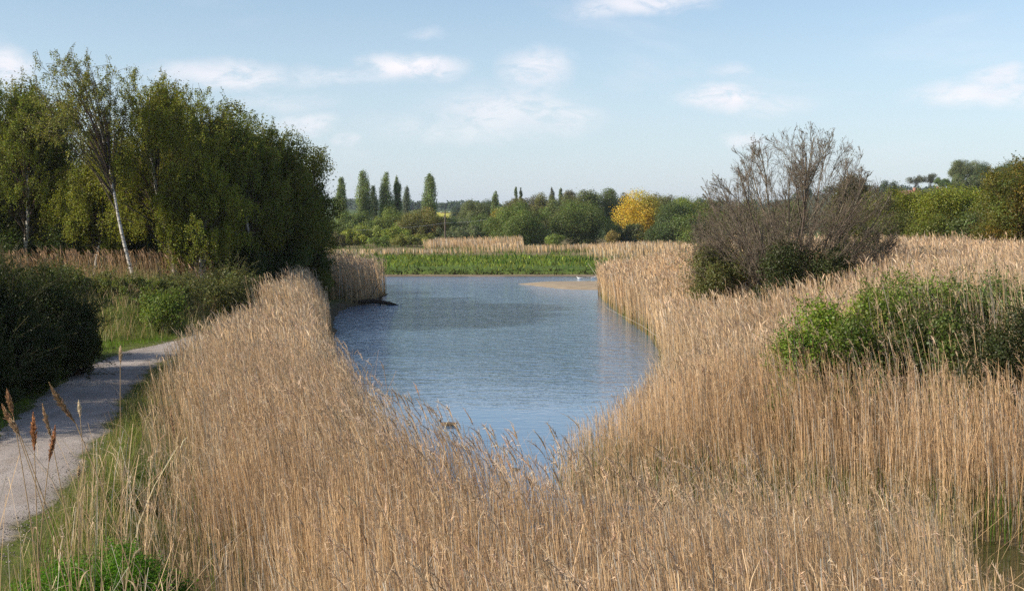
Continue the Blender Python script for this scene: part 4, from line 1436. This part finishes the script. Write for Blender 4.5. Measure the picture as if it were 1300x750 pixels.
# fresh plants beside the path in the near left corner
def herb(label, px, py, d, r_, h, colr, n_leaf=16000):
    tp = at_d(px, py, d)
    gz = Hp(tp[0], d)
    root = empty('leafy_herb', (tp[0], d, gz), label, 'plant')
    n_ = 90
    a = rng.uniform(0, 6.28, n_)
    rr = np.sqrt(rng.random(n_)) * r_
    b0 = np.stack([np.cos(a) * rr * .7, np.sin(a) * rr * .7, 0 * a], 1)
    tip = np.stack([np.cos(a) * rr, np.sin(a) * rr, h * (1.05 - .55 * (rr / r_) ** 2) * rng.uniform(.7, 1.05, n_)], 1)
    g = Geo()
    s = np.linspace(0, 1, 4)[None, :, None]
    ST = b0[:, None] * (1 - s) + tip[:, None] * s
    tubes(g, ST, np.full((n_, 4), .005), 3, jitter((.09, .14, .03), n_))
    g.build('stems', M_GRASS, root)
    li = rng.integers(0, n_, n_leaf)
    u = rng.random(n_leaf) ** .6
    P = b0[li] * (1 - u[:, None]) + tip[li] * u[:, None] + rng.normal(0, 1, (n_leaf, 3)) * np.array([.09, .09, .04])
    P[:, 2] = np.maximum(P[:, 2], .02)
    g = Geo()
    N_ = unit(rng.normal(0, .5, P.shape) + np.array([0, 0, .9]))
    leaves(g, P, N_, rdir(n_leaf), .045 * rng.uniform(.5, 1.4, n_leaf), .02 * rng.uniform(.6, 1.4, n_leaf), jitter(colr, n_leaf, .25))
    g.build('foliage', M_LEAF, root)


herb('bright green feathery herb clump in the near left corner', 128, 700, 15.5, 1.15, 1.15, (.085, .19, .014), 42000)
herb('smaller green herb clump left of the bright feathery one', 60, 738, 14.6, .6, .8, (.07, .155, .014), 9000)
herb('low green weeds on the verge beside the leaning reeds', 215, 560, 24.5, .7, .5, (.08, .125, .02), 8000)
herb('small dark weed clump on the verge halfway up the path', 175, 605, 22.0, .6, .4, (.075, .105, .022), 7000)


# ------------------------------------------------------------------ single reeds in the near left corner
def single_reed(label, px, py, d, plen, lean, plw=.05, droop=.1, colr=(.36, .22, .12), leaf=True):
    """(px,py) is the tip of its head; lean: sideways offset of the tip per metre of the head"""
    tip = at_d(px, py, d)
    L = plen / F * d
    ddir = unit(np.array([lean, droop, 1.0]))
    nb = tip - ddir * L
    bx = nb[0] - lean * 1.2
    gz = Hp(bx, d)
    root = empty('reed', (bx, d, gz), label, 'reed', 'single reeds rising before the path')
    o3 = np.array([bx, d, gz])
    s = np.linspace(0, 1, 10)[:, None]
    hh = nb[2] - gz
    ctrl = np.array([nb[0] - ddir[0] * hh * .35 - o3[0], nb[1] - ddir[1] * hh * .35 - o3[1], hh * .55])
    P = 2 * s * (1 - s) * ctrl + s ** 2 * (nb - o3)
    g = Geo()
    tubes(g, P[None], np.linspace(.0055, .003, 10)[None], 6, np.array([[.42, .30, .17]]))
    g.build('stem', M_REED, root, smooth=True)
    g = Geo()
    nn = 620
    u = rng.random(nn) ** .85
    prof = np.interp(u, [0, .15, .45, .8, 1], [.25, .8, 1, .55, .12])
    cv = np.array([lean * .25, 0, 0])
    q0 = (nb - o3) + ddir * (u * L)[:, None] + cv * ((u - u ** 2) * L)[:, None]
    dd = unit(ddir * 1.5 + rdir(nn) * .9 * prof[:, None])
    q1 = q0 + dd * (plw * .8 * prof * rng.uniform(.5, 1.1, nn))[:, None] + rdir(nn) * (.008 * prof)[:, None]
    q2 = q1 + dd * .006
    cc_ = np.asarray(colr) * np.exp(rng.normal(0, .25, (nn, 1))) * (1 + rng.normal(0, .05, (nn, 3)))
    cc_ = cc_ * np.where(u > .6, 1.35, 1)[:, None]
    ribbons(g, np.stack([q0, q1, q2], 1), unit(np.cross(dd, rdir(nn))), np.array([[.5, 1, .1]]) * rng.uniform(.003, .008, (nn, 1)), np.repeat(cc_[:, None], 3, 1))
    g.build('plume', M_REED, root)
    if leaf:
        for k in range(2):
            u0 = rng.uniform(.35, .8)
            p0 = 2 * u0 * (1 - u0) * ctrl + u0 ** 2 * (nb - o3)
            a = rng.uniform(0, 6.28)
            o_ = np.array([math.cos(a), math.sin(a), 0])
            s6 = np.linspace(0, 1, 6)[:, None]
            Pq = p0 + .34 * (s6 * (o_ * .45 + np.array([0, 0, .9])) + s6 ** 2 * (o_ * .5 + np.array([0, 0, -.7])))
            gl = Geo()
            ribbons(gl, Pq[None], np.array([[-math.sin(a), math.cos(a), 0.]]), np.array([[.5, 1, 1, .8, .5, .08]]) * .014, np.repeat([[[.52, .40, .24]]], 6, 1))
            gl.build('leaf', M_REED, root)
    return root


single_reed('reed head at the left frame edge leaning left over the shaded path', 3, 513, 9.0, 42, -.55)
single_reed('upright brown reed head rising over the left frame edge cluster', 9, 494, 9.4, 36, -.25, colr=(.33, .2, .11))
single_reed('reed head bending right below the left edge cluster', 13, 531, 8.8, 26, -.6, colr=(.42, .29, .18))
single_reed('chestnut reed head standing upright before the sunlit gravel', 42, 524, 8.8, 50, -.05, .055, colr=(.38, .19, .09))
single_reed('slim pale reed head between two brown ones', 54, 513, 9.2, 44, -.28, .038, colr=(.36, .25, .15))
single_reed('reddish brown reed head lowest of the near ones', 70, 540, 8.8, 48, .16, .045, colr=(.36, .19, .10))
single_reed('long dark reed head leaning far to the left over the path', 63, 486, 8.2, 62, -.62, .05, droop=.0, colr=(.27, .18, .10))
single_reed('short whitish reed head at the shadow edge on the path', 100, 508, 12.0, 24, -.10, .04, colr=(.62, .52, .38))
single_reed('tall lone reed with small pale head before the bend of the path', 153, 438, 14.0, 26, .0, .05, colr=(.56, .44, .30))
single_reed('small upright reed head low beside the verge', 100, 590, 10.5, 20, .0, .03, colr=(.5, .4, .26))
single_reed('drooping brown reed head seen against the reed bed by the verge', 216, 515, 16, 42, -.15, .06, colr=(.44, .30, .18))
# thin stems of the same corner
g = Geo()
x, y = in_poly([(-5.6, 8.5), (-2.6, 8.0), (-3.6, 12.5), (-5.2, 14.5), (-7.2, 14)], 9)
reed_geo(g, x, y, 2.0, .0075, 1.2, .06, lean=(-.05, 0), stray=.35, fine=True)
x, y = in_poly([(-5.0, 13), (-3.6, 12.5), (-4.2, 15), (-5.0, 18), (-6.4, 21), (-7.2, 20), (-6.2, 17), (-5.8, 16.6), (-4.6, 16.6), (-4.3, 15)], 26)
reed_geo(g, x, y, 1.7, .008, 2.2, .10, lean=(.10, 0), stray=.45, fine=True)
bed('reed_bed', 'thin straggling reed stems before the path in the near left corner')(g)


# ------------------------------------------------------------------ air
v, q = np.array([(x_, y_, z_) for z_ in (-8, 62) for (x_, y_) in ((-2700, -600), (2700, -600), (2700, 4500), (-2700, 4500))], float), np.array([(0, 3, 2, 1), (4, 5, 6, 7), (0, 1, 5, 4), (1, 2, 6, 5), (2, 3, 7, 6), (3, 0, 4, 7)])
m, n, out = new_mat('clear_spring_air')
pv = n.node('ShaderNodeVolumePrincipled')
pv.inputs['Color'].default_value = (.80, .88, 1, 1)
pv.inputs['Density'].default_value = .00010
pv.inputs['Anisotropy'].default_value = .2
n.l.new(pv.outputs[0], out.inputs['Volume'])
o = build('haze', v, q, m)
tag(o, 'thin bluish haze over the whole landscape', 'haze', kind='stuff')

# ------------------------------------------------------------------ birds, branch, houses, pole
def lathe_body(profile, ang=10):
    """profile: list of (x, z centre, half width y, half height z) along x -> verts, quads"""
    v, q = [], []
    for (x_, zc, wy_, hz) in profile:
        for k in range(ang):
            th = 2 * math.pi * k / ang
            v.append((x_, wy_ * math.cos(th), zc + hz * math.sin(th)))
    for i in range(len(profile) - 1):
        for k in range(ang):
            k2 = (k + 1) % ang
            q.append((i * ang + k, i * ang + k2, (i + 1) * ang + k2, (i + 1) * ang + k))
    return np.array(v), np.array(q)


def simple(name, v, q, colr, parent, rough=.6):
    mname = 'feather_' + '_'.join('%02d' % int(k * 99) for k in colr)
    mt = bpy.data.materials.get(mname) or principled(mname, lambda n: n.mix(n.noise(obj_co(n), 28, 3), tuple(c_ * .7 for c_ in colr) + (1,), tuple(min(1, c_ * 1.25) for c_ in colr) + (1,)), rough)
    return build(name, v, q, mt, parent=parent, smooth=True)


def bird(name, label, pos, L, body, headc, billc, rot=0.0, wingc=None, tail_up=.05, group=None, neck=.16):
    root = empty(name, pos, label, 'bird', group)
    root.rotation_euler = (0, 0, rot)
    pr = [(-.50, tail_up + .10, .01, .01), (-.40, tail_up + .07, .06, .025), (-.28, .09, .12, .07), (-.10, .08, .17, .12), (.10, .08, .18, .13),
          (.25, .09, .14, .12), (.33, .13, .085, .09), (.37, .13 + neck * .4, .055, .07), (.40, .13 + neck * .9, .05, .055), (.43, .13 + neck, .03, .03), (.44, .13 + neck, .003, .003)]
    v, q = lathe_body([(a * L, b * L, c_ * L, d_ * L) for a, b, c_, d_ in pr])
    simple('body', v, q, body, root)
    pr = [(.33, .14 + neck, .005, .005), (.35, .15 + neck, .05, .05), (.40, .16 + neck, .065, .065), (.46, .155 + neck, .055, .055), (.50, .145 + neck, .02, .02), (.505, .145 + neck, .003, .003)]
    v, q = lathe_body([(a * L, b * L, c_ * L, d_ * L) for a, b, c_, d_ in pr])
    simple('head', v, q, headc, root)
    v, q = lathe_body([(.48 * L, (.14 + neck) * L, .022 * L, .018 * L), (.58 * L, (.125 + neck) * L, .018 * L, .008 * L), (.60 * L, (.125 + neck) * L, .003 * L, .003 * L)])
    simple('bill', v, q, billc, root)
    for sgn in (-1, 1):
        pr = [(-.46, .12 + tail_up * .6, .004, .004), (-.30, .13, .03, .04), (-.05, .13, .045, .075), (.15, .12, .035, .065), (.22, .12, .004, .01)]
        v, q = lathe_body([(a * L, b * L, c_ * L, d_ * L) for a, b, c_, d_ in pr])
        v[:, 1] += sgn * .145 * L
        simple('wing', v, q, wingc or body, root)
    return root


def on_water(px, py):
    r = ray(px, py)
    t_ = CAMZ / -r[2]
    return np.array([r[0] * t_, r[1] * t_, 0.0])


bird('gull', 'white gull floating left of the others beyond the sandbank', on_water(736, 353.8), .62, (.80, .80, .78), (.82, .82, .8), (.5, .35, .08), math.pi, (.5, .52, .55))
bird('gull', 'white gull floating in the middle beyond the sandbank', on_water(753, 353.2), .5, (.78, .78, .76), (.82, .82, .8), (.5, .35, .08), .2, (.5, .52, .55))
bird('gull', 'white gull close to the reeds beyond the sandbank', on_water(764, 353.5), .62, (.80, .80, .78), (.82, .82, .8), (.5, .35, .08), math.pi + .3, (.55, .57, .6))
bird('mallard', 'brown mallard hen swimming left behind the foreground reeds', on_water(569, 540) + np.array([0, 0, -.02]), .58, (.20, .13, .075), (.24, .17, .10), (.30, .20, .05), math.pi, (.10, .075, .05), .08, neck=.14)
bird('moorhen', 'small black moorhen half hidden among the reeds on the water', on_water(653, 596) + np.array([0, 0, -.02]), .32, (.03, .032, .035), (.02, .02, .022), (.5, .05, .02), 2.6, (.035, .03, .025))
bird('coot', 'black coot beside the half sunk branch at the left bank', on_water(479, 379), .40, (.025, .025, .028), (.02, .02, .022), (.7, .7, .66), .4, (.03, .03, .032))

# half sunk branch by the far left reeds
pb = on_water(470, 387)
root = empty('fallen_branch', pb, 'dark half sunk branch in the water before the shaded reeds', 'branch')
g = Geo()
Pm = np.array([[(-5.2, -1.2, .02), (-3.8, -.9, .12), (-2.4, -.3, .10), (-1.0, .1, .20), (.2, .0, .26), (1.3, -.1, .12), (2.0, -.1, -.06)]])
tubes(g, Pm, np.array([[.05, .07, .09, .13, .16, .12, .05]]), 8, np.array([[.07, .055, .045]]))
c1, r1 = level(Pm, np.full((1, 7), .1), 26, .22, .8, .25, .1, K=5, rr=.35)
tubes(g, c1, r1, 4, jitter((.07, .055, .045), 26))
c2, r2 = level(c1, r1, 5, .5, .7, .1, .2, K=4, rr=.5)
tubes(g, c2, r2, 3, jitter((.06, .05, .04), len(c2)))
g.build('bough', M_BARK, root)

M_WALLW = principled('pale_render', lambda n: n.mix(n.noise(obj_co(n), .8, 3), (.62, .58, .52, 1), (.72, .69, .64, 1)), .85)
M_ROOF = principled('clay_roof_tiles', lambda n: n.mix(n.noise(n.mapping(obj_co(n), (1, 1, 6)), 2, 3), (.20, .10, .07, 1), (.28, .15, .11, 1)), .85)
M_BRICK = principled('red_brick', lambda n: n.mix(n.noise(obj_co(n), 5, 3), (.25, .12, .08, 1), (.33, .17, .12, 1)), .9)
M_GLASS = principled('window_glass', (.04, .05, .06), .08, .6)
M_FRAME = principled('window_frame_paint', (.75, .75, .73), .5)


def box_vq(x0, x1, y0, y1, z0, z1):
    v = np.array([(x0, y0, z0), (x1, y0, z0), (x1, y1, z0), (x0, y1, z0), (x0, y0, z1), (x1, y0, z1), (x1, y1, z1), (x0, y1, z1)], float)
    q = np.array([(0, 3, 2, 1), (4, 5, 6, 7), (0, 1, 5, 4), (1, 2, 6, 5), (2, 3, 7, 6), (3, 0, 4, 7)])
    return v, q


def house(label, px, eave, d, wd, rot, wall):
    tp = at_d(px, eave, d)
    gz = tp[2] - 7.1
    root = empty('house', (tp[0], d, gz), label, 'house', 'houses on the ridge among the trees')
    root.rotation_euler = (0, 0, rot)
    a = wd / 2
    v, q = box_vq(-a, a, -3.5, 3.5, -6, 4.6)
    v = np.concatenate([v, [(-a, 0, 7.0), (a, 0, 7.0)]])
    q = np.concatenate([q, [(0 + 4, 8, 8, 7), (5, 6, 9, 9)]])
    me_q = [tuple(r) for r in q[:6]] + [(4, 7, 8), (5, 9, 6)]
    me = bpy.data.meshes.new('wall')
    me.from_pydata([tuple(k) for k in v], [], me_q)
    me.materials.append(wall)
    o = bpy.data.objects.new('wall', me)
    COL.objects.link(o)
    o.parent = root
    e = .4
    me = bpy.data.meshes.new('roof')
    vv = []
    for dz in (0, .18):
        vv += [(-a - e, -3.95, 4.35 + dz), (a + e, -3.95, 4.35 + dz), (a + e, 0, 7.07 + dz), (-a - e, 0, 7.07 + dz), (a + e, 3.95, 4.35 + dz), (-a - e, 3.95, 4.35 + dz)]
    fc = [(0, 1, 2, 3), (3, 2, 4, 5), (9, 8, 7, 6), (11, 10, 8, 9), (0, 6, 7, 1), (4, 10, 11, 5), (0, 3, 9, 6), (3, 5, 11, 9), (1, 7, 8, 2), (2, 8, 10, 4)]
    me.from_pydata(vv, [], fc)
    me.materials.append(M_ROOF)
    rf = bpy.data.objects.new('roof', me)
    COL.objects.link(rf)
    rf.parent = root
    v, q = box_vq(a * .55, a * .55 + .9, -.5, .5, 6.2, 8.4)
    build('chimney', v, q, M_BRICK, parent=rf)
    for k in (-.55, .1, .6):
        for zz_ in (.9, 2.9):
            v, q = box_vq(k * a - .55, k * a + .55, -3.56, -3.502, zz_, zz_ + 1.15)
            wf = build('window', v, q, M_FRAME, parent=root)
            v, q = box_vq(k * a - .45, k * a + .45, -3.60, -3.563, zz_ + .1, zz_ + 1.05)
            build('pane', v, q, M_GLASS, parent=wf)
    return root


house('low pale house with red roof nearest the small dark skyline tree', 1150, 243, 440, 11, .25, M_WALLW)
house('wide red roofed house in the middle of the ridge houses', 1174, 242, 446, 15, -.1, M_BRICK)
house('pale gabled house right of the wide red roofed one', 1197, 241, 436, 9, 1.2, M_WALLW)

M_POLE = principled('weathered_pole', lambda n: n.mix(n.noise(n.mapping(obj_co(n), (9, 9, 1)), 3, 3), (.07, .055, .045, 1), (.14, .11, .09, 1)), .9)
M_WIRE = principled('aluminium_cable', (.55, .56, .57), .45)
pole_pts = []
for k, (px, top, d, lb) in enumerate([(565, 268, 246, 'wooden utility pole standing before the yellow field'),
                                      (330, 262, 210, 'wooden utility pole hidden behind the birch wood'),
                                      (800, 258, 300, 'wooden utility pole behind the golden tree')]):
    tp = at_d(px, top, d)
    gz = Hp(tp[0], d)
    pole_pts.append((tp, gz))
    if k:
        continue
    root = empty('utility_pole', (tp[0], d, gz), lb, 'pole')
    hh = tp[2] - gz
    g = Geo()
    tubes(g, np.array([[(0, 0, -.3), (0, 0, hh * .5), (0, 0, hh)]]), np.array([[.17, .15, .12]]), 10, np.array([[.1, .08, .07]]))
    g.build('post', M_POLE, root, smooth=True)
    v, q = box_vq(-.9, .9, -.06, .06, hh - .45, hh - .3)
    cb = build('crossarm', v, q, M_POLE, parent=root)
    for xx in (-.8, 0, .8):
        v, q = lathe_body([(0, 0, .002, .002), (0.01, 0, .05, .05), (.12, 0, .06, .06), (.2, 0, .03, .03), (.21, 0, .002, .002)], 8)
        v = np.stack([v[:, 2] + xx, v[:, 1], v[:, 0] + hh - .29], 1)
        build('insulator', v, q, M_FRAME, parent=cb)
w0 = at_d(452, 292, 236)
w1 = at_d(566, 283, 245.7)
w2 = at_d(640, 275, 252)
for (A, B, lb) in ((w0, w1, 'thin pale cable sagging from the wood to the utility pole'), (w1, w2, 'thin pale cable running right from the utility pole')):
    s = np.linspace(0, 1, 16)[:, None]
    P = A * (1 - s) + B * s - np.array([0, 0, 1.]) * (s * (1 - s)) * 1.2
    g = Geo()
    tubes(g, P[None], np.full((1, 16), .018), 5, np.array([[.5, .5, .5]]))
    o = g.build('overhead_cable', M_WIRE, smooth=True, origin=A)
    tag(o, lb, 'cable')
